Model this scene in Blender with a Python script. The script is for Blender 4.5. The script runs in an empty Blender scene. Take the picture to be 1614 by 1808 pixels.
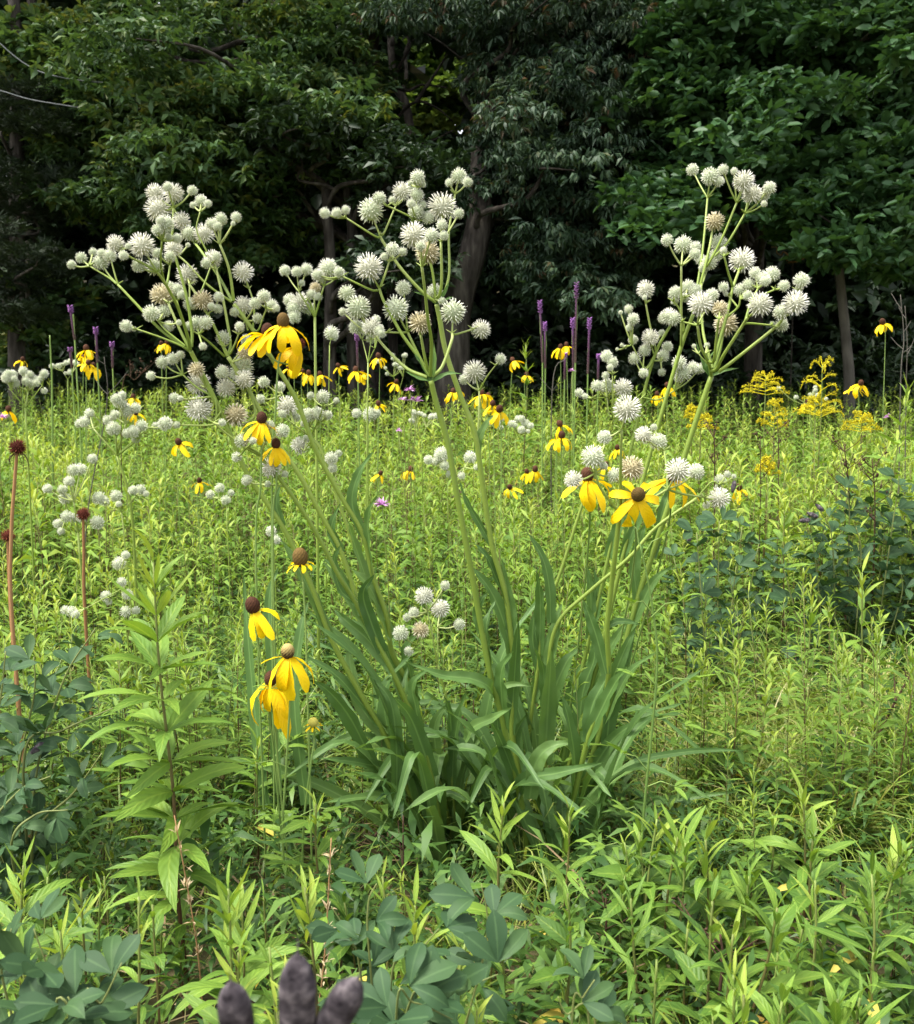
import bpy, math, random
import numpy as np
from mathutils import Vector, Matrix

# ---------------------------------------------------------------- camera, sky, sun, exposure
scene = bpy.context.scene
COL = scene.collection
PX, PW, PH, HORIZON, EYE = 1800.0, 1614.0, 1808.0, 640.0, 1.05
PITCH = math.atan((PH / 2 - HORIZON) / PX)
cam_data = bpy.data.cameras.new('camera')
cam = bpy.data.objects.new('camera', cam_data)
COL.objects.link(cam)
cam.location = (0, 0, EYE)
cam.rotation_euler = (math.radians(90) - PITCH, 0, 0)
cam_data.sensor_fit = 'VERTICAL'
cam_data.sensor_height = 24.0
cam_data.lens = 24.0 * PX / PH
cam_data.clip_start = 0.05
cam_data.clip_end = 2000
cam_data.dof.use_dof = True
cam_data.dof.focus_distance = 2.0
cam_data.dof.aperture_fstop = 9.0
scene.camera = cam

SUN_EL, SUN_AZ = math.radians(66), math.radians(-112)     # high on the left, a little behind the camera
world = bpy.data.worlds.new('World')
scene.world = world
world.use_nodes = True
wn, wl = world.node_tree.nodes, world.node_tree.links
bg = wn['Background']
sky = wn.new('ShaderNodeTexSky')
sky.sky_type = 'NISHITA'
sky.sun_disc = False
sky.sun_elevation = SUN_EL
sky.sun_rotation = SUN_AZ
sky.air_density = 1.0
sky.dust_density = 3.0
sky.ozone_density = 1.0
hs = wn.new('ShaderNodeHueSaturation')
hs.inputs['Saturation'].default_value = 0.25              # thin bright overcast
hs.inputs['Value'].default_value = 1.0
wl.new(sky.outputs[0], hs.inputs['Color'])
wl.new(hs.outputs[0], bg.inputs[0])
bg.inputs[1].default_value = 0.115
sl = bpy.data.lights.new('sun', 'SUN')
sl.energy = 1.5
sl.angle = math.radians(20)
sl.color = (1.0, 0.95, 0.86)
sun = bpy.data.objects.new('sun', sl)
COL.objects.link(sun)
sd = Vector((math.sin(SUN_AZ) * math.cos(SUN_EL), math.cos(SUN_AZ) * math.cos(SUN_EL), math.sin(SUN_EL)))
sun.rotation_euler = (-sd).to_track_quat('-Z', 'Y').to_euler()
vs = scene.view_settings
vs.view_transform = 'Standard'
vs.look = 'None'
vs.gamma = 1.0
vs.use_curve_mapping = False
vs.exposure = 2.15
scene.cycles.max_bounces = 7
scene.cycles.diffuse_bounces = 4
scene.cycles.transmission_bounces = 4
scene.cycles.glossy_bounces = 2
scene.cycles.caustics_reflective = False
scene.cycles.caustics_refractive = False

# ---------------------------------------------------------------- helpers
rng = np.random.default_rng(7)
random.seed(7)
FWD = np.array([0, math.cos(PITCH), -math.sin(PITCH)])
UPV = np.array([0, math.sin(PITCH), math.cos(PITCH)])
EYEP = np.array([0, 0, EYE])

def at(x, y, Y):
    """point on the ray of photo pixel (x, y) at world distance Y"""
    d = FWD + np.array([(x - PW / 2) / PX, 0, 0]) - UPV * ((y - PH / 2) / PX)
    return EYEP + d * (Y / d[1])

def gp(x, Y):
    """ground point under column x at distance Y"""
    return np.array([(x - PW / 2) / PX * Y * 1.02, Y, 0.0])

def proj(p):
    q = np.asarray(p) - EYEP
    d = q @ FWD
    return PW / 2 + PX * q[0] / d, PH / 2 - PX * (q @ UPV) / d

def unit(v):
    v = np.asarray(v, float)
    n = np.linalg.norm(v)
    return v / n if n > 1e-9 else np.array([0, 0, 1.0])

class Geo:
    """collects quads and triangles with a per-point (u, v, var) attribute"""
    def __init__(s):
        s.V, s.Q, s.T, s.A, s.n = [], [], [], [], 0
    def add(s, V, Q=None, T=None, A=None):
        V = np.asarray(V, float).reshape(-1, 3)
        if A is None:
            A = np.zeros((len(V), 3)); A[:, 2] = 0.5
        if Q is not None and len(Q): s.Q.append(np.asarray(Q, int).reshape(-1, 4) + s.n)
        if T is not None and len(T): s.T.append(np.asarray(T, int).reshape(-1, 3) + s.n)
        s.V.append(V); s.A.append(np.asarray(A, float)); s.n += len(V)
        return s
    def arrays(s):
        V = np.concatenate(s.V) if s.V else np.zeros((0, 3))
        A = np.concatenate(s.A) if s.A else np.zeros((0, 3))
        Q = np.concatenate(s.Q) if s.Q else np.zeros((0, 4), int)
        T = np.concatenate(s.T) if s.T else np.zeros((0, 3), int)
        return V, Q, T, A
    def scatter(s, arr, M, P, var=None):
        V, Q, T, A = arr
        N, m = len(P), len(V)
        if N == 0: return s
        W = np.einsum('nij,mj->nmi', M, V) + np.asarray(P)[:, None, :]
        off = (np.arange(N) * m)[:, None, None]
        AA = np.repeat(A[None], N, 0)
        if var is not None:
            AA = AA.copy(); AA[:, :, 2] = np.clip(AA[:, :, 2] + np.asarray(var)[:, None], 0, 1)
        s.add(W.reshape(-1, 3), (Q[None] + off).reshape(-1, 4), (T[None] + off).reshape(-1, 3), AA.reshape(-1, 3))
        return s
    def mesh(s, name, mat, smooth=True, origin=None):
        V, Q, T, A = s.arrays()
        if origin is not None: V = V - np.asarray(origin)
        me = bpy.data.meshes.new(name)
        nl = len(Q) * 4 + len(T) * 3
        me.vertices.add(len(V)); me.loops.add(nl); me.polygons.add(len(Q) + len(T))
        me.vertices.foreach_set('co', V.astype(np.float32).ravel())
        me.loops.foreach_set('vertex_index', np.concatenate([Q.ravel(), T.ravel()]).astype(np.int32))
        ls = np.concatenate([np.arange(len(Q)) * 4, len(Q) * 4 + np.arange(len(T)) * 3]).astype(np.int32)
        me.polygons.foreach_set('loop_start', ls)
        me.update(calc_edges=True)
        if smooth: me.polygons.foreach_set('use_smooth', np.ones(len(me.polygons), bool))
        at_ = me.attributes.new('lv', 'FLOAT_VECTOR', 'POINT')
        at_.data.foreach_set('vector', A.astype(np.float32).ravel())
        for m_ in (mat if isinstance(mat, (list, tuple)) else [mat]): me.materials.append(m_)
        return me

def obj(name, mesh, parent=None, M=None, label=None, cat=None, group=None, kind=None):
    o = bpy.data.objects.new(name, mesh)
    COL.objects.link(o)
    if parent is not None: o.parent = parent
    if M is not None: o.matrix_basis = M
    if label: o['label'] = label
    if cat: o['category'] = cat
    if group: o['group'] = group
    if kind: o['kind'] = kind
    return o

def thing(name, loc, label, cat, group=None):
    return obj(name, None, None, Matrix.Translation(Vector([float(c) for c in loc])), label, cat, group)

def smooth_path(P, k=5):
    P = np.asarray(P, float)
    if len(P) < 3:
        t = np.linspace(0, 1, k + 1)[:, None]
        return P[0] * (1 - t) + P[-1] * t
    E = np.vstack([2 * P[0] - P[1], P, 2 * P[-1] - P[-2]])
    out = []
    for i in range(1, len(E) - 2):
        for t in np.linspace(0, 1, k, endpoint=False):
            a, b, c, d = E[i - 1], E[i], E[i + 1], E[i + 2]
            out.append(0.5 * (2 * b + (c - a) * t + (2 * a - 5 * b + 4 * c - d) * t * t + (3 * b - a - 3 * c + d) * t ** 3))
    out.append(P[-1])
    return np.array(out)

def tube(g, P, r0, r1, ns=6, var=0.5, prof=None):
    P = np.asarray(P, float); n = len(P)
    T = np.gradient(P, axis=0); T /= np.linalg.norm(T, axis=1)[:, None] + 1e-9
    ref = np.array([0.3, 1.0, 0.1])
    S = np.cross(T, ref); S /= np.linalg.norm(S, axis=1)[:, None] + 1e-9
    B = np.cross(T, S)
    t = np.linspace(0, 1, n)
    R = r0 + (r1 - r0) * t if prof is None else prof(t)
    a = np.linspace(0, 2 * math.pi, ns, endpoint=False)
    V = P[:, None] + R[:, None, None] * (np.cos(a)[None, :, None] * S[:, None] + np.sin(a)[None, :, None] * B[:, None])
    i, j = np.meshgrid(np.arange(n - 1), np.arange(ns), indexing='ij')
    Q = np.stack([i * ns + j, i * ns + (j + 1) % ns, (i + 1) * ns + (j + 1) % ns, (i + 1) * ns + j], -1).reshape(-1, 4)
    A = np.zeros((n, ns, 3)); A[:, :, 0] = t[:, None]; A[:, :, 1] = (a / 6.2832)[None]; A[:, :, 2] = var
    VV = V.reshape(-1, 3)
    g.add(np.vstack([VV, P[-1:]]), Q, [[(n - 1) * ns + k, (n - 1) * ns + (k + 1) % ns, n * ns] for k in range(ns)],
          np.vstack([A.reshape(-1, 3), [[1, 0, var]]]))

def blade(L=1.0, W=0.17, n=5, droop=0.4, fold=0.25, prof='lance', twist=0.0, wave=0.0, var=0.5):
    """a leaf along +Y with normal +Z, base at the origin"""
    t = np.linspace(0, 1, n + 1)
    if prof == 'lance': w = np.sin(math.pi * np.clip(t, 0, 1) ** 0.8) ** 0.85 * 0.96 + 0.04 * (1 - t)
    elif prof == 'obov': w = np.sin(math.pi * np.clip(t ** 1.5, 0, 1)) ** 0.75 + 0.05 * (1 - t)
    elif prof == 'oval': w = np.sin(math.pi * t ** 0.95) ** 0.7 + 0.03 * (1 - t)
    elif prof == 'strap': w = (1 - t ** 3) ** 0.7 * (0.8 + 0.2 * (1 - t))
    elif prof == 'petal': w = np.where(t < 0.75, 0.45 + 0.55 * np.sin(math.pi / 2 * np.clip(t / 0.5, 0, 1)), np.sqrt(np.clip(1 - ((t - 0.75) / 0.27) ** 2, 0, 1)))
    w = np.maximum(w, 0.0) * W / 2
    ang = -droop * 1.6 * t ** 1.3 + droop * 0.35
    y = np.concatenate([[0], np.cumsum(np.cos((ang[1:] + ang[:-1]) / 2))]) / n * L
    z = np.concatenate([[0], np.cumsum(np.sin((ang[1:] + ang[:-1]) / 2))]) / n * L
    V, A = [], []
    for i in range(n + 1):
        th = twist * t[i]
        wz = wave * W * math.sin(t[i] * 14 + 1)
        for sgn in (-1, 0, 1):
            px = sgn * w[i] * math.cos(fold)
            pz = abs(sgn) * w[i] * math.sin(fold) + (wz if sgn > 0 else -wz if sgn < 0 else 0)
            V.append((px * math.cos(th) - pz * math.sin(th), y[i], z[i] + px * math.sin(th) + pz * math.cos(th)))
            A.append((t[i], sgn, var))
    Q = []
    for i in range(n):
        for j in range(2):
            a = i * 3 + j
            Q.append((a, a + 1, a + 4, a + 3))
    return Geo().add(V, Q, None, A)

def simple_leaf(W=0.18, droop=0.35, fold=0.3, var=0.5, k=0.45):
    """cheap folded leaf of four triangles, unit length along +Y"""
    d = droop
    V = [(0, 0, 0), (-W / 2, k, fold * W / 2 + 0.05 * d), (0, k, 0.1 * d), (W / 2, k, fold * W / 2 + 0.05 * d), (0, 1 - 0.25 * d, -0.5 * d)]
    T = [(0, 2, 1), (0, 3, 2), (1, 2, 4), (2, 3, 4)]
    A = [(0, 0, var), (k, -1, var), (k, 0, var), (k, 1, var), (1, 0, var)]
    return Geo().add(V, None, T, A)

def flat_leaf(W=0.3, droop=0.4, fold=0.3, var=0.5, k=0.45):
    """two folded triangles pairs reduced to two faces"""
    V = [(0, 0, 0), (-W / 2, k, fold * W / 2 + .05), (0, 1 - .2 * droop, -.4 * droop), (W / 2, k, fold * W / 2 + .05)]
    return Geo().add(V, None, [(0, 2, 1), (0, 3, 2)], [(0, 0, var), (k, -1, var), (1, 0, var), (k, 1, var)])

def hex_leaf(W=0.5, droop=0.4, fold=0.3, var=0.5, k=0.45):
    """rounded six-cornered leaf"""
    f = fold * W / 2
    V = [(0, 0, 0), (-W * .44, .32, f + .03), (-W * .42, .72, f - .12 * droop), (0, 1, -.42 * droop), (W * .42, .72, f - .12 * droop), (W * .44, .32, f + .03)]
    return Geo().add(V, None, [(0, 3, 1), (1, 3, 2), (0, 5, 3), (5, 4, 3)], [(0, 0, var), (.3, -1, var), (.7, -1, var), (1, 0, var), (.7, 1, var), (.3, 1, var)])

def ribbon(L, W, n, droop, twist, var=.5):
    """cheap grass blade: one face wide"""
    t = np.linspace(0, 1, n + 1); w = (1 - t ** 2.2) * W / 2
    ang = -droop * 1.6 * t ** 1.3 + droop * .35
    y = np.concatenate([[0], np.cumsum(np.cos(ang[1:]))]) / n * L; z = np.concatenate([[0], np.cumsum(np.sin(ang[1:]))]) / n * L
    V, A = [], []
    for i in range(n):
        c, s = math.cos(twist * t[i]), math.sin(twist * t[i])
        for sg in (-1, 1): V.append((sg * w[i] * c, y[i], z[i] + sg * w[i] * s)); A.append((t[i], sg, var))
    V.append((0, y[n], z[n])); A.append((1, 0, var))
    Q = [(2 * i, 2 * i + 1, 2 * i + 3, 2 * i + 2) for i in range(n - 1)]
    return Geo().add(V, Q, [(2 * n - 2, 2 * n - 1, 2 * n)], A)

def frame(d, up=(0, 0, 1)):
    """3x3 with Y along d and Z as near up as can be"""
    y = unit(d)
    x = np.cross(y, up)
    if np.linalg.norm(x) < 1e-4: x = np.cross(y, (1, 0.2, 0))
    x = unit(x)
    z = np.cross(x, y)
    return np.stack([x, y, z], 1)

def m4(R, p, s=1.0):
    M = Matrix.Identity(4)
    for i in range(3):
        for j in range(3): M[i][j] = float(R[i, j] * s)
        M[i][3] = float(p[i])
    return M

def roty(R, a):
    c, s = math.cos(a), math.sin(a)
    return R @ np.array([[c, 0, s], [0, 1, 0], [-s, 0, c]])

# ---------------------------------------------------------------- materials
def new_mat(name):
    m = bpy.data.materials.new(name); m.use_nodes = True
    nt = m.node_tree; nt.nodes.clear()
    return m, nt.nodes, nt.links

def srgb(r, g, b):
    f = lambda c: (c / 255 / 12.92) if c <= 10 else ((c / 255 + 0.055) / 1.055) ** 2.4
    return (f(r), f(g), f(b), 1)

def leafmat(name, cols, rough=0.45, trans=0.3, rib=0.0, spec=0.35, orand=0.35, nscale=40, nstr=0.12, tint=(1.25, 1.2, 0.55), along=0.0, veins=0.0):
    m, N, L = new_mat(name)
    att = N.new('ShaderNodeAttribute'); att.attribute_name = 'lv'
    sep = N.new('ShaderNodeSeparateXYZ'); L.new(att.outputs['Vector'], sep.inputs[0])
    oi = N.new('ShaderNodeObjectInfo')
    ma = N.new('ShaderNodeMath'); ma.operation = 'MULTIPLY_ADD'
    L.new(oi.outputs['Random'], ma.inputs[0]); ma.inputs[1].default_value = orand
    ad = N.new('ShaderNodeMath'); ad.operation = 'SUBTRACT'
    L.new(sep.outputs[2], ad.inputs[0]); ad.inputs[1].default_value = orand / 2
    L.new(ad.outputs[0], ma.inputs[2])
    noi = N.new('ShaderNodeTexNoise'); noi.inputs['Scale'].default_value = nscale
    geo = N.new('ShaderNodeNewGeometry'); L.new(geo.outputs['Position'], noi.inputs['Vector'])
    m2 = N.new('ShaderNodeMath'); m2.operation = 'MULTIPLY_ADD'
    L.new(noi.outputs[0], m2.inputs[0]); m2.inputs[1].default_value = nstr * 2
    L.new(ma.outputs[0], m2.inputs[2])
    m3 = N.new('ShaderNodeMath'); m3.operation = 'MULTIPLY_ADD'
    L.new(sep.outputs[0], m3.inputs[0]); m3.inputs[1].default_value = along
    sb = N.new('ShaderNodeMath'); sb.operation = 'SUBTRACT'; L.new(m2.outputs[0], sb.inputs[0]); sb.inputs[1].default_value = nstr + along / 2
    L.new(sb.outputs[0], m3.inputs[2])
    ramp = N.new('ShaderNodeValToRGB'); e = ramp.color_ramp.elements
    while len(e) < len(cols): e.new(0.5)
    for k, c in enumerate(cols): e[k].position = k / max(1, len(cols) - 1); e[k].color = c
    L.new(m3.outputs[0], ramp.inputs[0])
    colout = ramp.outputs[0]
    if rib > 0:
        ab = N.new('ShaderNodeMath'); ab.operation = 'ABSOLUTE'; L.new(sep.outputs[1], ab.inputs[0])
        mr = N.new('ShaderNodeMapRange'); L.new(ab.outputs[0], mr.inputs[0])
        mr.inputs[1].default_value = 0.04; mr.inputs[2].default_value = 0.16; mr.inputs[3].default_value = rib; mr.inputs[4].default_value = 0
        mx = N.new('ShaderNodeMix'); mx.data_type = 'RGBA'; L.new(mr.outputs[0], mx.inputs['Factor'])
        L.new(colout, mx.inputs['A']); mx.inputs['B'].default_value = tuple(min(1, c * 1.9 + 0.02) for c in cols[-1][:3]) + (1,)
        colout = mx.outputs['Result']
    pr = N.new('ShaderNodeBsdfPrincipled'); pr.inputs['Roughness'].default_value = rough
    pr.inputs['Specular IOR Level'].default_value = spec
    L.new(colout, pr.inputs['Base Color'])
    if veins > 0:
        wv = N.new('ShaderNodeTexWave'); wv.inputs['Scale'].default_value = 2.2; wv.inputs['Distortion'].default_value = 0.6
        cb = N.new('ShaderNodeCombineXYZ')
        av = N.new('ShaderNodeMath'); av.operation = 'ABSOLUTE'; L.new(sep.outputs[1], av.inputs[0])
        vv = N.new('ShaderNodeMath'); vv.operation = 'MULTIPLY_ADD'; L.new(av.outputs[0], vv.inputs[0]); vv.inputs[1].default_value = -0.25
        L.new(sep.outputs[0], vv.inputs[2]); L.new(vv.outputs[0], cb.inputs[0]); L.new(cb.outputs[0], wv.inputs['Vector'])
        bp = N.new('ShaderNodeBump'); bp.inputs['Strength'].default_value = veins; bp.inputs['Distance'].default_value = 0.002
        L.new(wv.outputs['Fac'], bp.inputs['Height']); L.new(bp.outputs[0], pr.inputs['Normal'])
    out = N.new('ShaderNodeOutputMaterial')
    if trans > 0:
        tr = N.new('ShaderNodeBsdfTranslucent')
        tm = N.new('ShaderNodeMix'); tm.data_type = 'RGBA'; tm.blend_type = 'MULTIPLY'; tm.inputs['Factor'].default_value = 1
        L.new(colout, tm.inputs['A']); tm.inputs['B'].default_value = tint + (1,)
        L.new(tm.outputs['Result'], tr.inputs[0])
        ms = N.new('ShaderNodeMixShader'); ms.inputs[0].default_value = trans
        L.new(pr.outputs[0], ms.inputs[1]); L.new(tr.outputs[0], ms.inputs[2]); L.new(ms.outputs[0], out.inputs[0])
    else: L.new(pr.outputs[0], out.inputs[0])
    return m

MT = {}
MT['goldenrod_leaf'] = leafmat('goldenrod leaf', [(.046, .105, .016, 1), (.100, .192, .028, 1), (.175, .288, .040, 1), (.32, .39, .062, 1)], rib=0.13, trans=0.32, veins=.3, spec=.25, rough=.5)
MT['goldenrod_stem'] = leafmat('goldenrod stem', [(.07, .025, .012, 1), (.10, .055, .022, 1), (.13, .15, .035, 1), (.17, .23, .05, 1)], trans=0, rough=.6, along=.8, orand=.35)
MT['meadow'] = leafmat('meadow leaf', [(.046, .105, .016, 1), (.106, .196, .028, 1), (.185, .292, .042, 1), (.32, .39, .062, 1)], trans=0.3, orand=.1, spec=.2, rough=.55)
MT['withered'] = leafmat('withered yellow leaf', [(.30, .16, .04, 1), (.50, .38, .06, 1), (.55, .48, .10, 1)], trans=.3, rough=.6, spec=.2, orand=.8)
MT['grass'] = leafmat('grass blade', [(.07, .13, .022, 1), (.15, .24, .036, 1), (.26, .34, .06, 1), (.42, .38, .17, 1)], trans=0.34, rough=.4, orand=.1)
MT['cover'] = leafmat('ground cover leaf', [(.022, .060, .014, 1), (.050, .112, .022, 1), (.115, .20, .036, 1)], trans=.25, spec=.25, orand=.1)  # leaf colour darkened to carry the shade between the foreground plants
MT['litter'] = leafmat('dry litter', [(.16, .11, .06, 1), (.30, .22, .12, 1), (.42, .35, .22, 1)], trans=.1, rough=.8, spec=.1)
MT['master_leaf'] = leafmat('rattlesnake master leaf', [(.050, .110, .028, 1), (.090, .175, .042, 1), (.155, .255, .070, 1)], rib=.25, trans=.32, rough=.5, spec=.3, nscale=25)
MT['master_stem'] = leafmat('rattlesnake master stem', [(.105, .165, .020, 1), (.185, .255, .036, 1), (.36, .41, .15, 1)], trans=0, rough=.5, along=.45, nscale=30)
MT['head_fresh'] = leafmat('flower head fresh', [(.26, .33, .16, 1), (.62, .65, .48, 1), (.86, .86, .76, 1)], trans=.25, rough=.7, spec=.15, tint=(1, 1, .9), orand=.12, nstr=.04)
MT['head_open'] = leafmat('flower head open', [(.28, .30, .17, 1), (.68, .67, .55, 1), (.90, .88, .82, 1)], trans=.25, rough=.7, spec=.15, tint=(1, 1, .9), orand=.12, nstr=.04)
MT['head_brown'] = leafmat('flower head browning', [(.18, .15, .07, 1), (.47, .41, .24, 1), (.70, .65, .49, 1)], trans=.1, rough=.75, spec=.12, tint=(1, 1, .9), orand=.12, nstr=.05)
MT['petal'] = leafmat('yellow ray petal', [(.70, .42, .0, 1), (.82, .57, .004, 1), (.86, .66, .012, 1)], trans=.3, rough=.5, spec=.2, tint=(1.1, 1.0, .4), orand=.35, veins=.16)
MT['cone_dark'] = leafmat('dark brown cone', [(.018, .007, .004, 1), (.055, .022, .011, 1), (.11, .05, .025, 1)], trans=0, rough=.85, spec=.15, nscale=500, nstr=.3)
MT['cone_olive'] = leafmat('olive brown cone', [(.035, .02, .007, 1), (.085, .052, .014, 1), (.16, .10, .03, 1)], trans=0, rough=.85, spec=.15, nscale=500, nstr=.3)
MT['cone_tan'] = leafmat('tan cone with dark base', [(.03, .012, .006, 1), (.06, .03, .012, 1), (.27, .19, .065, 1), (.33, .26, .10, 1)], trans=0, rough=.85, spec=.15, nscale=500, nstr=.1, along=1.1, orand=0)
MT['cone_young'] = leafmat('young yellow green cone', [(.33, .30, .05, 1), (.45, .39, .08, 1)], trans=0, rough=.8, spec=.15, nscale=500, nstr=.2)
MT['cone_rust'] = leafmat('rust seed head', [(.03, .008, .005, 1), (.09, .022, .013, 1), (.16, .045, .025, 1)], trans=0, rough=.9, spec=.1, nscale=400, nstr=.3)
MT['dry_stem'] = leafmat('dry brown stem', [(.12, .055, .025, 1), (.27, .14, .06, 1), (.36, .22, .11, 1)], trans=0, rough=.8, spec=.1)
MT['dark_stem'] = leafmat('dead dark stem', [(.025, .014, .010, 1), (.06, .035, .022, 1), (.11, .07, .045, 1)], trans=0, rough=.9, spec=.1)
MT['thin_stem'] = leafmat('coneflower stem', [(.09, .16, .03, 1), (.15, .23, .05, 1), (.2, .28, .07, 1)], trans=0, rough=.6)
MT['indigo'] = leafmat('wild indigo leaflet', [(.018, .044, .018, 1), (.032, .072, .027, 1), (.060, .112, .035, 1)], rib=.2, trans=.18, rough=.6, spec=.2, tint=(1.2, 1.2, .6))
MT['indigo_stem'] = leafmat('wild indigo stem', [(.09, .12, .035, 1), (.19, .21, .06, 1)], trans=0, rough=.6)
MT['liatris'] = leafmat('purple blazing star', [(.07, .045, .03, 1), (.09, .04, .06, 1), (.13, .05, .12, 1), (.34, .14, .42, 1)], trans=.1, rough=.7, along=.9, orand=.2, tint=(1, 1, 1))
MT['gold'] = leafmat('goldenrod bloom', [(.50, .42, .01, 1), (.66, .57, .02, 1), (.74, .66, .05, 1)], trans=.2, rough=.7, spec=.1)
MT['bergamot'] = leafmat('lilac bergamot bloom', [(.45, .20, .42, 1), (.62, .36, .60, 1), (.72, .5, .7, 1)], trans=.25, rough=.7, spec=.1, tint=(1, .8, 1))
MT['tree_a'] = leafmat('hickory foliage', [(.020, .048, .019, 1), (.038, .084, .029, 1), (.074, .132, .041, 1), (.19, .20, .04, 1)], trans=.28, rough=.5, spec=.3, orand=.2)
MT['tree_b'] = leafmat('cherry foliage', [(.016, .037, .020, 1), (.030, .060, .031, 1), (.054, .091, .043, 1), (.12, .06, .033, 1)], trans=.2, rough=.5, spec=.25, orand=.2)
MT['tree_c'] = leafmat('sassafras foliage', [(.021, .055, .021, 1), (.039, .095, .032, 1), (.070, .142, .044, 1)], trans=.26, rough=.5, spec=.3, orand=.2)
MT['tree_d'] = leafmat('cedar foliage', [(.009, .018, .008, 1), (.016, .030, .011, 1), (.027, .044, .014, 1)], trans=.1, rough=.6, spec=.3, orand=.2)
MT['tree_e'] = leafmat('bright back foliage', [(.06, .12, .025, 1), (.11, .18, .04, 1), (.18, .25, .06, 1)], trans=.3, rough=.5, orand=.2)  # sunlit brightness of the back tree is put into its leaf colour
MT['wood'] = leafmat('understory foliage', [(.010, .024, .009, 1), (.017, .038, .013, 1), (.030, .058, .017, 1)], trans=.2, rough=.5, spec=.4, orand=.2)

def rough_mat(name, c0, c1, c2, scale, bump, stretch=(1, 1, 1), rough=.9, dist=.02):
    m, N, L = new_mat(name)
    geo = N.new('ShaderNodeNewGeometry')
    mp = N.new('ShaderNodeMapping'); mp.inputs['Scale'].default_value = stretch
    L.new(geo.outputs['Position'], mp.inputs[0])
    n1 = N.new('ShaderNodeTexNoise'); n1.inputs['Scale'].default_value = scale; n1.inputs['Detail'].default_value = 8
    L.new(mp.outputs[0], n1.inputs['Vector'])
    r = N.new('ShaderNodeValToRGB'); r.color_ramp.elements.new(.5)
    for k, (p, c) in enumerate(((.3, c0), (.5, c1), (.7, c2))):
        r.color_ramp.elements[k].position = p; r.color_ramp.elements[k].color = tuple(c) + (1,)
    L.new(n1.outputs[0], r.inputs[0])
    pr = N.new('ShaderNodeBsdfPrincipled'); pr.inputs['Roughness'].default_value = rough; pr.inputs['Specular IOR Level'].default_value = .15
    L.new(r.outputs[0], pr.inputs['Base Color'])
    b = N.new('ShaderNodeBump'); b.inputs['Strength'].default_value = bump; b.inputs['Distance'].default_value = dist
    L.new(n1.outputs[0], b.inputs['Height']); L.new(b.outputs[0], pr.inputs['Normal'])
    o = N.new('ShaderNodeOutputMaterial'); L.new(pr.outputs[0], o.inputs[0])
    return m
MT['soil'] = rough_mat('soil and thatch', (.035, .026, .014), (.07, .065, .028), (.14, .12, .06), 14, .8)
MT['bark'] = rough_mat('grey brown bark', (.018, .015, .012), (.042, .036, .030), (.09, .08, .066), 16, 1, (1, 1, .22), dist=.03)
MT['bark_pale'] = rough_mat('smooth grey bark', (.05, .045, .036), (.08, .072, .060), (.12, .11, .09), 12, .5, (1, 1, .35))
MT['pod'] = rough_mat('weathered black seed pod', (.014, .011, .014), (.060, .050, .056), (.17, .145, .15), 120, .5, (1, 1, 1), rough=.85, dist=.003)
MT['wire'] = rough_mat('grey cable', (.10, .11, .11), (.13, .14, .14), (.16, .17, .17), 20, .1)

# ---------------------------------------------------------------- the ground
g = Geo()
nx = 60
xs = np.concatenate([np.linspace(-400, -12, 8), np.linspace(-11, 11, 60), np.linspace(12, 400, 8)])
ys = np.concatenate([[-60, -20, -5], np.linspace(-2, 16, 60), np.linspace(18, 500, 14)])
X, Y = np.meshgrid(xs, ys, indexing='ij')
Z = -0.012 - 0.018 * (np.sin(X * 3.1 + 1) * np.sin(Y * 2.7) + 1) + np.clip(np.clip(Y - 14.5, 0, None) * 0.22, 0, 9)
n0, n1 = X.shape
i, j = np.meshgrid(np.arange(n0 - 1), np.arange(n1 - 1), indexing='ij')
g.add(np.stack([X, Y, Z], -1).reshape(-1, 3), np.stack([i * n1 + j, (i + 1) * n1 + j, (i + 1) * n1 + j + 1, i * n1 + j + 1], -1).reshape(-1, 4))
obj('ground', g.mesh('ground', MT['soil']), kind='structure')

# ---------------------------------------------------------------- woodland edge
def spray_arrays(nl, L, W, droop, spread, seed, k=.45, hang=0.0, fold=.25, lf_=simple_leaf):
    """a twig end with nl leaves fanned round it"""
    r = np.random.default_rng(seed); g = Geo()
    for q in range(nl):
        a = q / nl * 6.283 + r.normal(0, .35)
        el = r.uniform(-.15, .45) - hang * r.uniform(.5, 1.1)
        t = r.uniform(0, .8)
        d = np.array([math.cos(a) * spread, math.sin(a) * spread + .25, el])
        p = np.array([0, t * L * 1.1 - L * .4, 0.0])
        R = roty(frame(d), r.normal(0, .45)) * (L * r.uniform(.7, 1.15))
        lf = lf_(W * r.uniform(.85, 1.15), droop * r.uniform(.5, 1.4), fold, .5, k).arrays()
        g.scatter(lf, R[None], p[None], [r.normal(0, .10)])
    return g.arrays()

def limb(g, p0, p1, r0, r1, sag=0.0, wob=.1, ns=6, r=rng):
    k = 6
    t = np.linspace(0, 1, k)[:, None]
    P = np.asarray(p0) * (1 - t) + np.asarray(p1) * t
    P[1:-1] += r.normal(0, wob, (k - 2, 3)) * np.array([1, 1, .6])
    P[:, 2] += sag * np.sin(t[:, 0] * math.pi)
    P = smooth_path(P, 4)
    tube(g, P, r0, r1, ns)
    return P

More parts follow.
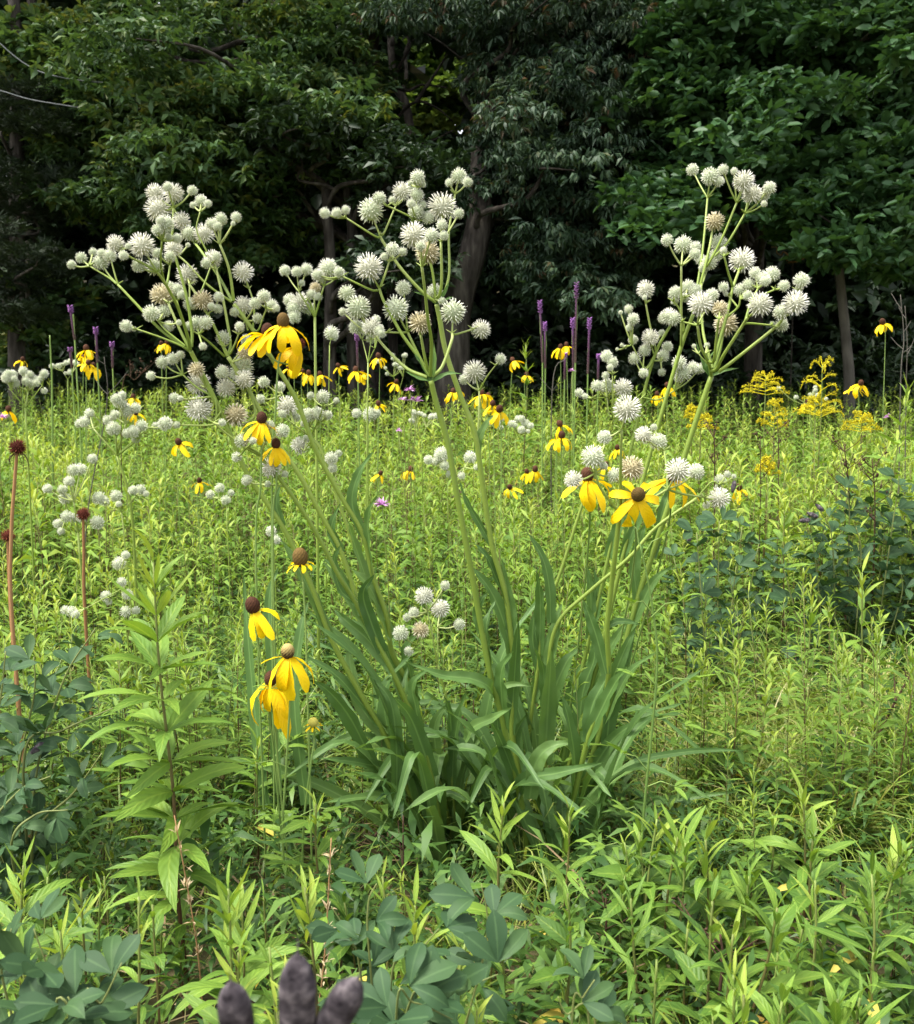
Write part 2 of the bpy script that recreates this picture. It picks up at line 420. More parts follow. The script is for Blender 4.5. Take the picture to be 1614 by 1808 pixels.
def make_tree(name, label, trunk_px, Yt, mat, clumps, sprays, per_clump, clump_r, leafvar=.5, bark='bark', top=9.5, trunk_r=.16,
              single=110, flat=.55, fill=0, seed=1, spray_scale=1.0, limbs=True, red=0.0, zmin=.8):
    """trunk through photo pixels at distance Yt, leaf clumps round pixel ellipses (x, y, rx, ry, count)"""
    r = np.random.default_rng(seed)
    P = [at(x, y, Yt + dy) for x, y, dy in trunk_px]
    base = P[0].copy(); base[2] = -.05 + max(0, base[1] - 14.5) * .22
    P = [base] + P
    if P[-1][2] < top:
        q = P[-1].copy(); q[2] = top; q[0] += r.normal(0, .4); q[1] += .4; P.append(q)
    th = thing(name, base, label, 'tree')
    g = Geo(); TP = smooth_path(P, 6)
    tube(g, TP, trunk_r, trunk_r * .35, 9, prof=lambda t: trunk_r * (1 - .6 * t) + trunk_r * .6 * np.exp(-t * 26))
    obj('trunk', g.mesh('trunk', MT[bark], origin=base), th)
    # clump centres
    C = []
    for (x, y, rx, ry, n) in clumps:
        for _ in range(n):
            a, q = r.uniform(0, 6.283), math.sqrt(r.uniform(0, 1))
            C.append(at(x + rx * q * math.cos(a), y + ry * q * math.sin(a), Yt - .5 + r.normal(0, .55)))
    if name != 'sunlit_back_tree':      # leave the gap in the wood open
        def in_gap(c):
            x, y = proj(c); return 668 < x < 872 and 55 < y < 275
        C = [c for c in C if not in_gap(c)]
    for _ in range(fill):          # crown above the picture's upper edge
        C.append(np.array([TP[-1][0] + r.normal(0, 1.7), Yt + r.normal(0, 1.2), r.uniform(5.6, top)]))
    # limbs from the trunk to the clumps
    if limbs:
        lg = 0
        for c in C:
            if r.uniform() < .40 and lg < 26:
                lg += 1
                zt = min(max(c[2] - r.uniform(.1, 1.2), zmin), top - .5)
                p0 = TP[np.argmin(np.abs(TP[:, 2] - zt))]
                g = Geo(); d = np.linalg.norm(c - p0)
                limb(g, p0, c, min(.018 + .014 * d, trunk_r * .55), .006, sag=.12 * d, wob=.05 * d + .03, r=r)
                obj('limb', g.mesh('limb', MT[bark], origin=base), th)
    Ps, Rs, vs_, ids = [], [], [], []
    for c in C:
        cr = clump_r * r.uniform(.65, 1.3)
        cv = r.normal(0, .09)
        for _ in range(int(per_clump * r.uniform(.7, 1.3))):
            v = unit(r.normal(0, 1, 3)); v[2] = abs(v[2]) * r.choice([1, 1, 1, -.6]) 
            p = c + v * cr * np.array([1.25, 1.0, flat]) * r.uniform(.35, 1.0) ** .5
            d = np.array([v[0], v[1], .1 + .25 * v[2]]) + r.normal(0, .35, 3)
            R = roty(frame(d), r.normal(0, .4)) * r.uniform(.75, 1.25) * spray_scale
            Ps.append(p); Rs.append(R); ids.append(int(r.integers(len(sprays))))
            rv = leafvar - .5 + cv + r.normal(0, .08)
            if red and r.uniform() < red: rv += .38
            vs_.append(rv)
    Ps, Rs, vs_, ids = np.array(Ps), np.array(Rs), np.array(vs_), np.array(ids)
    # the sprays nearest the viewer stand as parts of their own
    pj = np.array([proj(p) for p in Ps])
    inframe = (pj[:, 0] > 0) & (pj[:, 0] < PW) & (pj[:, 1] > 0) & (pj[:, 1] < 690)
    order = np.argsort(np.where(inframe, Ps[:, 1], 1e3))
    near = set(order[:single].tolist())
    sm = [Geo().add(*s).mesh('leaf_spray', MT[mat], smooth=False) for s in sprays]
    for k in near:
        obj('leaf_spray', sm[ids[k]], th, m4(Rs[k], Ps[k] - base))
    g = Geo()
    rest = np.array([k for k in range(len(Ps)) if k not in near])
    for s_ in range(len(sprays)):
        sel = rest[ids[rest] == s_]
        g.scatter(LOW_OF[id(sprays)][s_], Rs[sel], Ps[sel], vs_[sel])
    obj('crown', g.mesh('crown', MT[mat], smooth=False, origin=base), th, kind='stuff')
    return th

def sprays_with(LF):
    A = [spray_arrays(9, .13, .34, .5, .8, 20 + k, hang=.35, lf_=LF) for k in range(5)]        # pinnate, drooping
    B = [spray_arrays(10, .11, .26, .6, .5, 40 + k, hang=.9, lf_=LF) for k in range(5)]        # narrow hanging leaves
    C = [spray_arrays(8, .13, .50, .35, .9, 60 + k, k=.55, hang=.15, lf_=LF) for k in range(5)]  # broad leaves in rosettes
    D = [spray_arrays(16, .10, .10, .2, .8, 80 + k, hang=.0, lf_=LF) for k in range(4)]        # cedar sprays
    return A, B, C, D
SPR_A, SPR_B, SPR_C, SPR_D = sprays_with(simple_leaf)
LOW = dict(zip('ABCD', sprays_with(flat_leaf)))
MASS_C = SPR_C; LOW_MASS_C = LOW['C']; SPR_C = sprays_with(hex_leaf)[2]; LOW['C'] = SPR_C
LOW_OF = {id(a): LOW[k] for k, a in zip('ABCD', (SPR_A, SPR_B, SPR_C, SPR_D))}; LOW_OF[id(MASS_C)] = LOW_MASS_C

make_tree('hickory_tree', 'big spreading tree with hanging light green leaf tufts, left of the forked dark trunks', [(655, 640, 0), (655, 400, 0), (657, 150, 0), (665, 0, 0)], 12.6, 'tree_a',
          [(330, 120, 240, 130, 50), (420, 240, 260, 110, 42), (230, 230, 170, 120, 30), (560, 90, 130, 110, 20), (600, 250, 110, 40, 10), (330, 360, 230, 60, 22), (220, 330, 120, 60, 8), (400, 430, 130, 50, 10)],
          SPR_A, 46, .42, .50, fill=26, seed=3, trunk_r=.17, single=150)
make_tree('cedar_tree', 'dark narrow cedar at the wood edge behind the purple spikes', [(30, 640, 0), (30, 300, 0), (25, 0, 0)], 12.2, 'tree_d',
          [(20, 330, 90, 60, 12), (50, 200, 80, 50, 10), (10, 430, 90, 60, 10), (60, 520, 90, 60, 8)], SPR_D, 60, .40, .5, fill=14, seed=4, trunk_r=.12, single=60, flat=.3)
make_tree('vine_covered_tree', 'small tree wrapped in pale round vine leaves, above the dark cedar', [(60, 640, 0), (55, 300, 0), (60, 60, 0)], 13.4, 'tree_a',
          [(50, 80, 80, 60, 14), (60, 150, 60, 40, 6), (15, 260, 40, 20, 3), (50, 545, 70, 60, 8), (30, 620, 60, 40, 5)], SPR_C, 40, .36, .62, fill=4, seed=5, trunk_r=.10, single=60)
make_tree('cherry_tree', 'tall tree with dark hanging foliage tinged red and a leaning trunk', [(800, 600, -1.0), (812, 520, -1.0), (845, 400, -.9), (852, 260, -.5), (858, 150, .2), (870, 0, .2)], 12.4, 'tree_b',
          [(960, 80, 170, 110, 34), (960, 220, 140, 90, 28), (1000, 330, 150, 80, 26), (960, 420, 90, 80, 14), (1040, 480, 100, 60, 14), (895, 300, 40, 70, 5), (1100, 120, 80, 110, 14), (760, 20, 80, 30, 6), (850, 60, 60, 60, 8)],
          SPR_B, 52, .38, .42, fill=22, seed=6, trunk_r=.20, single=150, red=.07)
make_tree('sassafras_tree', 'broad tree with bright rounded leaf rosettes, rising over the right umbels', [(1330, 640, .8), (1335, 400, .8), (1330, 200, .6), (1320, 0, .6)], 11.9, 'tree_c',
          [(1300, 90, 150, 90, 32), (1280, 220, 130, 90, 28), (1180, 320, 60, 60, 9), (1210, 400, 60, 40, 6), (1320, 330, 60, 40, 6), (1190, 130, 60, 60, 8), (1420, 60, 60, 60, 8)],
          SPR_C, 42, .40, .55, fill=22, seed=8, trunk_r=.13, single=150)
make_tree('young_sassafras_tree', 'slim young tree with a bare straight grey trunk and broad leaves above it', [(1500, 690, 0), (1494, 600, 0), (1484, 500, 0), (1478, 420, 0), (1490, 250, 0), (1520, 80, 0)], 11.2, 'tree_c',
          [(1540, 310, 110, 70, 24), (1480, 380, 90, 50, 14), (1560, 440, 80, 50, 12), (1550, 130, 80, 100, 20), (1590, 30, 60, 40, 8)],
          SPR_C, 42, .38, .62, bark='bark_pale', fill=14, seed=9, trunk_r=.066, single=150, zmin=2.5)
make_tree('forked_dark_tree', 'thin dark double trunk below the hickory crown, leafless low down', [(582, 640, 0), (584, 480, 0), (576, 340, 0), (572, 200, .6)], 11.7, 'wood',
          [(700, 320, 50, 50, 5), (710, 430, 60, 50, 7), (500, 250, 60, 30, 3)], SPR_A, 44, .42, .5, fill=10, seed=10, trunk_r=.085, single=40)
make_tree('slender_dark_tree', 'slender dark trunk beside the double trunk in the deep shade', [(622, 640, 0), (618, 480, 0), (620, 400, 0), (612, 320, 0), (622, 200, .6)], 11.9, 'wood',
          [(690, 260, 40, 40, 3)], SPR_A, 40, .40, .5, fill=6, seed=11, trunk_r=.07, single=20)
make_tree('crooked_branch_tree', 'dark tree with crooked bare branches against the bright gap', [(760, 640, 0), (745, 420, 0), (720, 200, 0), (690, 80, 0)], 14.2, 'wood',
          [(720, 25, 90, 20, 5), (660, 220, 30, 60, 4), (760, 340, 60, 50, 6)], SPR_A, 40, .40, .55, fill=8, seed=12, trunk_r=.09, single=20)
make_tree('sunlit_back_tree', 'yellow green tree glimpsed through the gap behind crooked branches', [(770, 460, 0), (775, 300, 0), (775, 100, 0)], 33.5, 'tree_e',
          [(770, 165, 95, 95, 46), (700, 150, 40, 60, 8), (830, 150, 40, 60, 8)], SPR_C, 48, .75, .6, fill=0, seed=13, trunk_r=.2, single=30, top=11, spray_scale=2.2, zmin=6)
# crooked bare boughs in the gap belong to a dead tree of their own
base = gp(700, 13.2); base[2] = -.05
th = thing('bare_crooked_tree', base, 'dead tree with bare twisting dark boughs against the yellow green gap', 'tree')
g = Geo(); tube(g, smooth_path([base, at(690, 500, 13.2), at(672, 300, 13.2), at(655, 170, 13.2), at(640, 60, 13.2)]), .07, .03, 7)
obj('trunk', g.mesh('trunk', MT['bark'], origin=base), th)
for pts in ([(660, 190), (690, 145), (715, 100), (740, 60), (770, 70), (830, 115)], [(668, 270), (700, 210), (735, 180), (770, 190), (800, 215)], [(660, 170), (645, 120), (640, 70), (600, 30)],
            [(690, 150), (720, 160), (745, 150), (790, 155)], [(735, 180), (755, 150), (775, 120), (790, 95)], [(672, 300), (720, 260), (760, 250), (800, 230)], [(745, 60), (780, 30), (800, 0)]):
    g = Geo(); tube(g, smooth_path([at(x, y, 13.2 + rng.normal(0, .06)) for x, y in pts]), .028, .008, 6)
    obj('bough', g.mesh('bough', MT['bark'], origin=base), th)
# twiggy dead branch hanging between the two sassafras trees
base = at(1400, 640, 12.2); base[2] = -.05
th = thing('dead_sapling', base, 'leafless brown sapling with wiry twigs in the dark gap between two sassafras trees', 'tree')
g = Geo(); tube(g, smooth_path([base, at(1400, 520, 12.2), at(1395, 400, 12.2), at(1375, 300, 12.2), at(1362, 250, 12.2)]), .010, .004, 5)
obj('trunk', g.mesh('trunk', MT['bark'], origin=base), th)
for k in range(16):
    a = at(1395 + rng.normal(0, 8), rng.uniform(310, 470), 12.2)
    g = Geo(); limb(g, at(1393, proj(a)[1], 12.2), a + np.array([rng.normal(0, .35), rng.normal(0, .2), rng.normal(.1, .22)]), .009, .003, wob=.05, ns=4)
    obj('twig', g.mesh('twig', MT['dry_stem'], origin=base), th)

# the shaded mass of the wood behind the edge trees, and the brush under them
r = np.random.default_rng(21)
g = Geo()
def mass(n, fx, fy, fz, sc, sprays, vr):
    P = np.stack([fx(n), fy(n), fz(n)], 1)
    pj = np.array([proj(p) for p in P])      # sightline through the gap, and added canopy opening that lights the back tree
    keep = ~((pj[:, 0] > 705) & (pj[:, 0] < 832) & (pj[:, 1] > 95) & (pj[:, 1] < 245) & (P[:, 1] < 33)) & ~((np.abs(P[:, 0] + .8) < 4.5) & (P[:, 1] > 26) & (P[:, 1] < 36) & (P[:, 2] > 8))
    P = P[keep]; n = len(P)
    R = np.array([roty(frame(np.array([r.normal(0, 1), -abs(r.normal(0, 1)), r.normal(0, .4)])), r.normal(0, .5)) * sc * r.uniform(.7, 1.3) for _ in range(n)])
    idd = r.integers(0, len(sprays), n)
    for s_ in range(len(sprays)):
        q = idd == s_
        g.scatter(LOW_OF[id(sprays)][s_], R[q], P[q], r.normal(vr, .12, q.sum()))
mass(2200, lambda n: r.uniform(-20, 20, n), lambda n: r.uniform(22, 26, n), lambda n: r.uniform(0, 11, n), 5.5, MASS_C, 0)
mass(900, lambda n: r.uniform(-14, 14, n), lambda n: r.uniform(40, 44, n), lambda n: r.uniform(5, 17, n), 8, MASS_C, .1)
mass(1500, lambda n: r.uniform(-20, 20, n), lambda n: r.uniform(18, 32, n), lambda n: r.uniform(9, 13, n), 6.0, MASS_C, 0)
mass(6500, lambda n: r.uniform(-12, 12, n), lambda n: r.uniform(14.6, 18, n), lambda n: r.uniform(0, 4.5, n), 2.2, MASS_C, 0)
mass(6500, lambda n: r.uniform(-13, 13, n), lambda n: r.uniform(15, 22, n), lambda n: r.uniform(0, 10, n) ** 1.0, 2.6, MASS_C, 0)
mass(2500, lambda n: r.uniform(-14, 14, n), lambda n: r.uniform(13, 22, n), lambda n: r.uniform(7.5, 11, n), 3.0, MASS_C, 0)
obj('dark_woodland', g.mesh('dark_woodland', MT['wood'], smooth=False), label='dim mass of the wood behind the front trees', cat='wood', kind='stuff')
g = Geo()
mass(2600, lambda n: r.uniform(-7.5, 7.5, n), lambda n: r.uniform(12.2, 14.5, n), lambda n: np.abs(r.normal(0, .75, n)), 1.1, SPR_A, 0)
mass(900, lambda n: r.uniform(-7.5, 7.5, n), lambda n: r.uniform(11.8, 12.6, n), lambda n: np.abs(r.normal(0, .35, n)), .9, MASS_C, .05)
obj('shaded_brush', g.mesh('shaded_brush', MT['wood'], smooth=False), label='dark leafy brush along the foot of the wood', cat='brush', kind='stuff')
for pts, lab in (([(-60, 20), (40, 110), (115, 138), (230, 150)], 'upper of two thin grey cables crossing the cedar'), ([(-60, 150), (0, 160), (55, 176), (140, 190)], 'lower of two thin grey cables crossing the cedar')):
    g = Geo(); P = smooth_path([at(x, y, 11.1) for x, y in pts]); tube(g, P, .006, .006, 5)
    obj('overhead_cable', g.mesh('overhead_cable', MT['wire'], origin=P[0]), None, Matrix.Translation(Vector(P[0])), lab, 'cable')

# ---------------------------------------------------------------- meadow plants
LEAF_HI = [blade(1, .215, 6, d, f, 'lance', tw, .03).mesh('leaf', MT['goldenrod_leaf']) for d, f, tw in ((.35, .3, .2), (.6, .25, -.3), (.85, .2, .4), (.2, .35, -.15), (.5, .15, .5))]
LEAF_WIDE = [blade(1, .36, 6, d, f, 'lance', tw, .03, var=.22).mesh('leaf', MT['goldenrod_leaf']) for d, f, tw in ((.35, .25, .2), (.7, .2, -.3), (.2, .35, .1))]
LEAF_THIN = [blade(1, .11, 5, d, .3, 'lance', tw, .02, var=.45).mesh('leaf', MT['goldenrod_leaf']) for d, tw in ((.35, .2), (.8, -.3), (.15, .4))]
LEAF_DEAD = [blade(1, .2, 5, 1.1, .5, 'lance', 1.0, .08, var=.6).mesh('withered_leaf', MT['withered'])]
LEAF_YOUNG = [blade(1, .15, 5, d, .35, 'lance', tw, .02, var=.76).mesh('leaf', MT['goldenrod_leaf']) for d, tw in ((.25, .2), (.5, -.2), (-.15, .1))]
LEAF_MID = [blade(1, .17, 3, d, .28, 'lance', tw).arrays() for d, tw in ((.35, .2), (.7, -.3), (.15, .3))]
LEAF_LO = [simple_leaf(.17, d).arrays() for d in (.25, .5, .8)]

def stalk_spec(r, h, lean, L, dens=1.0, tuft=True):
    """stem polyline and leaves of an unbranched leafy stalk standing at the origin"""
    az = r.uniform(0, 6.283)
    k = 5
    t = np.linspace(0, 1, k)
    off = lean * h * t ** 1.6
    P = np.stack([math.cos(az) * off, math.sin(az) * off, t * h], 1)
    P[1:] += r.normal(0, .006, (k - 1, 3)) * h
    P = smooth_path(P, 4)
    leaves = []
    n = int(h / .017 * dens)
    a = r.uniform(0, 6.283)
    for i in range(n):
        tt = .12 + .88 * i / n
        a += 2.4 + r.normal(0, .25)
        p = P[min(int(tt * (len(P) - 1)), len(P) - 1)]
        up = .25 + .75 * max(0, (tt - .72) / .28) ** 1.2 * 1.6 + r.normal(0, .16)
        l = L * (1 - .45 * max(0, (tt - .7) / .3)) * r.uniform(.7, 1.15) * (1 if tt > .3 else .75)
        if tt < .3 and r.uniform() < .4: continue
        leaves.append((p, np.array([math.cos(a), math.sin(a), up]), l, np.clip((tt - .80) / .2, 0, 1), tt))
    if tuft:
        for i in range(7):
            a += 2.4
            leaves.append((P[-1] - np.array([0, 0, .012 * i]), np.array([math.cos(a) * .55, math.sin(a) * .55, 1.0]), L * r.uniform(.35, .62), 1.0, 1.0))
    return P, leaves

def stalk_arrays(r, h, lean, L, dens=1.0, lo=LEAF_LO, stem_r=.0022):
    P, leaves = stalk_spec(r, h, lean, L, dens)
    gs, gl = Geo(), Geo()
    tube(gs, P[[0, 6, 11, -1]], stem_r, stem_r * .5, 3, .45)
    for p, d, l, y, tt in leaves:
        R = roty(frame(d), r.normal(0, .35)) * l
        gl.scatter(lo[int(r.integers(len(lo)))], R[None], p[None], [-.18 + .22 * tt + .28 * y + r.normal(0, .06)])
    return gs.arrays(), gl.arrays()

def leafy_stalk(base, h, lean, L, label, group=None, r=rng, dens=1.0, name='goldenrod', toward=None, kind=0):
    """near stalk: each leaf its own part"""
    P, leaves = stalk_spec(r, h, 0 if toward is not None else lean, L, dens)
    if toward is not None:
        t = (P[:, 2] / h)[:, None]
        sh = lambda z: np.array([toward[0], toward[1], 0]) * (z / h) ** 1.3
        P = P + np.array([sh(z) for z in P[:, 2]])
        leaves = [(p + sh(p[2]), d, l, y, tt) for p, d, l, y, tt in leaves]
    th = thing(name, base, label, 'plant', group)
    g = Geo(); tube(g, P, .0042 * (h / .75) ** .7, .0016, 6, .5)
    obj('stem', g.mesh('stem', MT['goldenrod_stem']), th)
    for p, d, l, y, tt in leaves:
        R = roty(frame(d), r.normal(0, .3))
        young = y > .35 + r.normal(0, .15)
        if kind == 0: me = LEAF_YOUNG[int(r.integers(3))] if young else LEAF_HI[int(r.integers(5))]
        elif kind == 1: me = LEAF_HI[int(r.integers(5))] if young else LEAF_WIDE[int(r.integers(3))]
        else: me = LEAF_THIN[int(r.integers(3))]
        dead = not young and tt < .6 and r.uniform() < .035
        obj('withered_leaf' if dead else 'leaf', LEAF_DEAD[0] if dead else me, th, m4(R, p, l))
    return th

def landmark(x, Yd):
    if Yd > 9: return 'at the foot of the wood below the ' + ('cedar' if x < 110 else 'hickory' if x < 500 else 'dark trunks' if x < 700 else 'leaning trunk' if x < 900 else 'hanging foliage' if x < 1130 else 'sassafras' if x < 1400 else 'slim grey trunk')
    if Yd > 4.3: return 'in the field ' + ('by the crowded ball cluster' if x < 90 else 'by the leaning purple spike' if x < 260 else 'beyond the left-leaning stalks' if x < 480 else 'beyond the top coneflowers' if x < 620 else 'near the lilac blooms' if x < 780 else 'beyond the middle stalks' if x < 920 else 'among the purple spikes' if x < 1070 else 'beyond the right umbels' if x < 1290 else 'among the golden plumes' if x < 1500 else 'by the bare grey stems')
    if Yd > 2.0: return 'in the field ' + ('behind the rust seed heads' if x < 90 else 'around the dark-stemmed ball stalks' if x < 260 else 'behind the left stalks' if x < 420 else 'behind the drooping coneflowers' if x < 560 else 'seen between left and middle stalks' if x < 760 else 'behind the middle stalks' if x < 930 else 'seen between middle and right stalks' if x < 1060 else 'behind the right stalks' if x < 1200 else 'by the smaller indigo bush' if x < 1360 else 'by the large indigo bush')
    return 'in front ' + ('of the left indigo bush' if x < 230 else 'beside the tall goldenrod stalk' if x < 420 else 'below the drooping coneflowers' if x < 570 else 'below the strap-leaf clump, by the indigo sprig' if x < 800 else 'below the strap-leaf clump' if x < 1000 else 'around the compound-leaved stem' if x < 1230 else 'of the bright grass patch')
# -- placement of the random meadow: front stays low, the middle and far distance fill the view
def ylim(x):
    """highest picture row that plants in front of the tall clump may reach"""
    return 1570 if x < 330 else 1590 if x < 1130 else 1330
STALKS = []
r = np.random.default_rng(5)
while len(STALKS) < 6300:
    u_ = r.uniform()
    Yd = math.sqrt(r.uniform(1.9 ** 2, 5.5 ** 2)) if u_ < .42 else math.sqrt(r.uniform(.8 ** 2, 2.2 ** 2)) if u_ < .47 else math.sqrt(r.uniform(5 ** 2, 12.2 ** 2))
    x = r.uniform(-230, PW + 230)
    p = gp(x, Yd)
    patch = math.sin(p[0] * 1.7 + 2.0) * math.sin(Yd * 1.1 + .7) + .5 * math.sin(p[0] * 4.1 + Yd * 2.3)
    h = (.50 + .02 * min(Yd, 10) + .09 * patch) * r.uniform(.62, 1.12)
    if Yd < 3.2:
        h *= .62 if Yd < 1.95 else .80
    if Yd < 1.95:
        top = proj(p + np.array([0, 0, h]))[1]
        if top < ylim(x) + r.uniform(-40, 150):
            h = max(.1, (EYE - (ylim(x) + r.uniform(-20, 330) - HORIZON) / PX * Yd))
            if h > .6: h = .6 * r.uniform(.6, 1)
    if 500 < x < 1200 and 1.7 < Yd < 2.5 and r.uniform() < .75: continue
    # clearing with low bright grass at the right
    if 1180 < x < 1614 and 2.1 < Yd < 3.0 and r.uniform() < .7: continue
    STALKS.append((Yd, x, h))
STALKS.sort()
inview = [s for s in STALKS if 0 < s[1] < PW and s[0] > 1.0]
protoM, protoF = [], []
for k in range(9):
    protoM.append(stalk_arrays(np.random.default_rng(100 + k), .6, .06, .085, 1.0, LEAF_MID))
for k in range(9):
    protoF.append(stalk_arrays(np.random.default_rng(130 + k), .65, .05, .11, .64, LEAF_LO))
LEAF_BROAD = [blade(1, .34, 3, d, .25, 'lance', tw).arrays() for d, tw in ((.3, .2), (.7, -.2))]
LEAF_FINE = [blade(1, .10, 3, d, .3, 'lance', tw).arrays() for d, tw in ((.3, .2), (.6, -.3))]
for k in range(3): protoM.append(stalk_arrays(np.random.default_rng(160 + k), .6, .08, .072, .75, LEAF_BROAD))
for k in range(3): protoM.append(stalk_arrays(np.random.default_rng(170 + k), .6, .10, .075, 1.5, LEAF_FINE))
for k in range(6): protoF.append(stalk_arrays(np.random.default_rng(180 + k), .65, .08, .085, .8, [simple_leaf(.34 if k < 3 else .10, d).arrays() for d in (.3, .7)]))
single = set(id(s) for s in inview[:295])
NEARN = 95
meM = [(Geo().add(*s).mesh('stem', MT['goldenrod_stem']), Geo().add(*l).mesh('foliage', MT['meadow'])) for s, l in protoM]
gS, gL = Geo(), Geo()
lots = {}
cnt = 0
for s in STALKS:
    Yd, x, h = s
    p = gp(x, Yd); k = int(r.integers(15)); a = r.uniform(0, 6.283)
    R = np.array([[math.cos(a), -math.sin(a), 0], [math.sin(a), math.cos(a), 0], [0, 0, 1]])
    if id(s) in single:
        cnt += 1
        if cnt <= NEARN and Yd > 1.05:
            kd = int(r.choice([0, 0, 1, 1, 2]))
            leafy_stalk(p, h, r.uniform(.02, .12), r.uniform(.05, .115), ('knee-high' if h > .33 else 'low') + (' lance-leaved green shoot ', ' broad-leaved dark green shoot ', ' fine-leaved green shoot ')[kd] + landmark(x, Yd), 'leafy shoots in the foreground growth', r, (.9, .7, 1.5)[kd], kind=kd)
        else:
            th = thing('goldenrod', p, ('tall' if h > .52 else 'mid-height' if h > .38 else 'short') + ' unflowered goldenrod stalk ' + landmark(x, Yd), 'plant', 'unflowered goldenrod stalks in the meadow')
            M = m4(R * (h / .6), (0, 0, 0))
            obj('stem', meM[k][0], th, M); obj('foliage', meM[k][1], th, M, kind='stuff')
    else:
        key = (Yd < 3.0, k)
        lots.setdefault(key, []).append((R * (h / (.6 if key[0] else .65)), p, r.normal(0, .13) + .10 * math.sin(p[0] * 2.3 + p[1] * 1.4) + .06 * math.sin(p[0] * 5.1 - p[1] * 3.3) - (.14 if 9 <= k < 12 else 0)))
for (near, k), L_ in lots.items():
    pr = (protoM if near else protoF)[k]
    M = np.array([q[0] for q in L_]); P = np.array([q[1] for q in L_]); v = np.array([q[2] for q in L_])
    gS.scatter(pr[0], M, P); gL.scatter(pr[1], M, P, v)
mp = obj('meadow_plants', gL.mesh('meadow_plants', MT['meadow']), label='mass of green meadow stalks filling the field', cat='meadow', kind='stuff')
ms_ = obj('stems', gS.mesh('stems', MT['goldenrod_stem']), mp, kind='stuff')

# -- grass, ground cover and dry litter
def tuft(seed, n, L, W, bend, dry=0.0):
    r = np.random.default_rng(seed); g = Geo()
    for _ in range(n):
        a = r.uniform(0, 6.283)
        l = L * r.uniform(.5, 1.15)
        b = ribbon(l, W * r.uniform(.7, 1.2), 4, bend * r.uniform(.4, 1.3), r.normal(0, .6)).arrays()
        d = np.array([math.cos(a) * .45, math.sin(a) * .45, 1.0]) * 1.0 + r.normal(0, .15, 3)
        R = frame(d, up=(-math.cos(a), -math.sin(a), .4))
        R[:, 2] *= 1
        g.scatter(b, R[None], (np.array([math.cos(a), math.sin(a), 0]) * r.uniform(0, .03))[None], [r.normal(0, .12) + (.45 if r.uniform() < dry else 0)])
    return g.arrays()
tufts = [tuft(200 + k, 11, .30, .006, 1.0, .05) for k in range(6)]
g = Geo(); N = 3600
Yd = np.sqrt(r.uniform(.8 ** 2, 5.5 ** 2, N)); xx = r.uniform(-200, PW + 200, N)
idd = r.integers(0, 6, N)
for k in range(6):
    q = np.where(idd == k)[0]
    P = np.array([gp(xx[m], Yd[m]) for m in q]); an = r.uniform(0, 6.283, len(q))
    sc = r.uniform(.5, 1.1, len(q)) * np.where(Yd[q] < 1.9, .75, 1.0)
    M = np.zeros((len(q), 3, 3)); M[:, 0, 0] = np.cos(an) * sc; M[:, 0, 1] = -np.sin(an) * sc; M[:, 1, 0] = np.sin(an) * sc; M[:, 1, 1] = np.cos(an) * sc; M[:, 2, 2] = sc
    g.scatter(tufts[k], M, P, r.normal(0, .1, len(q)))
N = 900
Yd = r.uniform(2.0, 3.1, N); xx = r.uniform(1180, PW + 60, N); idd = r.integers(0, 6, N)
for k in range(6):
    q = np.where(idd == k)[0]
    P = np.array([gp(xx[m], Yd[m]) for m in q]); an = r.uniform(0, 6.283, len(q)); sc = r.uniform(.6, 1.15, len(q))
    M = np.zeros((len(q), 3, 3)); M[:, 0, 0] = np.cos(an) * sc; M[:, 0, 1] = -np.sin(an) * sc; M[:, 1, 0] = np.sin(an) * sc; M[:, 1, 1] = np.cos(an) * sc; M[:, 2, 2] = sc
    g.scatter(tufts[k], M, P, r.normal(.14, .1, len(q)))
obj('grass', g.mesh('grass', MT['grass']), label='bright green grass between the meadow plants', cat='grass', kind='stuff')

def rosette(seed, n, L, W, prof, up):
    r = np.random.default_rng(seed); g = Geo(); z = 0
    for i in range(n):
        a = i * 2.4 + r.normal(0, .2); z = i / n * .12
        b = simple_leaf(W, r.uniform(.2, .8), .25, .5, .5).arrays()
        g.scatter(b, (roty(frame((math.cos(a), math.sin(a), up + r.normal(0, .2))), r.normal(0, .3)) * L * r.uniform(.6, 1.1))[None], np.array([[r.normal(0, .01), r.normal(0, .01), z]]), [r.normal(0, .12)])
    return g.arrays()
ros = [rosette(300 + k, 14, .032, .42, 'oval', .45) for k in range(2)] + [rosette(310 + k, 16, .050, .18, 'lance', .6) for k in range(4)] + [rosette(320 + k, 14, .065, .2, 'lance', .9) for k in range(2)]
g = Geo(); N = 5200
Yd = np.sqrt(r.uniform(.75 ** 2, 5.0 ** 2, N)); xx = r.uniform(-200, PW + 200, N); idd = r.integers(0, len(ros), N)
for k in range(len(ros)):
    q = np.where(idd == k)[0]
    P = np.array([gp(xx[m], Yd[m]) for m in q]); P[:, 2] += np.abs(r.normal(0, .05, len(q))) + np.where(Yd[q] < 1.9, .02, 0)
    an = r.uniform(0, 6.283, len(q)); sc = r.uniform(.7, 1.35, len(q))
    M = np.zeros((len(q), 3, 3)); M[:, 0, 0] = np.cos(an) * sc; M[:, 0, 1] = -np.sin(an) * sc; M[:, 1, 0] = np.sin(an) * sc; M[:, 1, 1] = np.cos(an) * sc; M[:, 2, 2] = sc
    g.scatter(ros[k], M, P, r.normal(0, .14, len(q)))
obj('ground_cover', g.mesh('ground_cover', MT['cover']), label='low broad-leaved growth covering the ground', cat='ground cover', kind='stuff')
g = Geo(); N = 2600
b = ribbon(.22, .004, 3, .4, .3).arrays()
Yd = np.sqrt(r.uniform(.8 ** 2, 4.5 ** 2, N)); xx = r.uniform(-50, PW + 50, N)
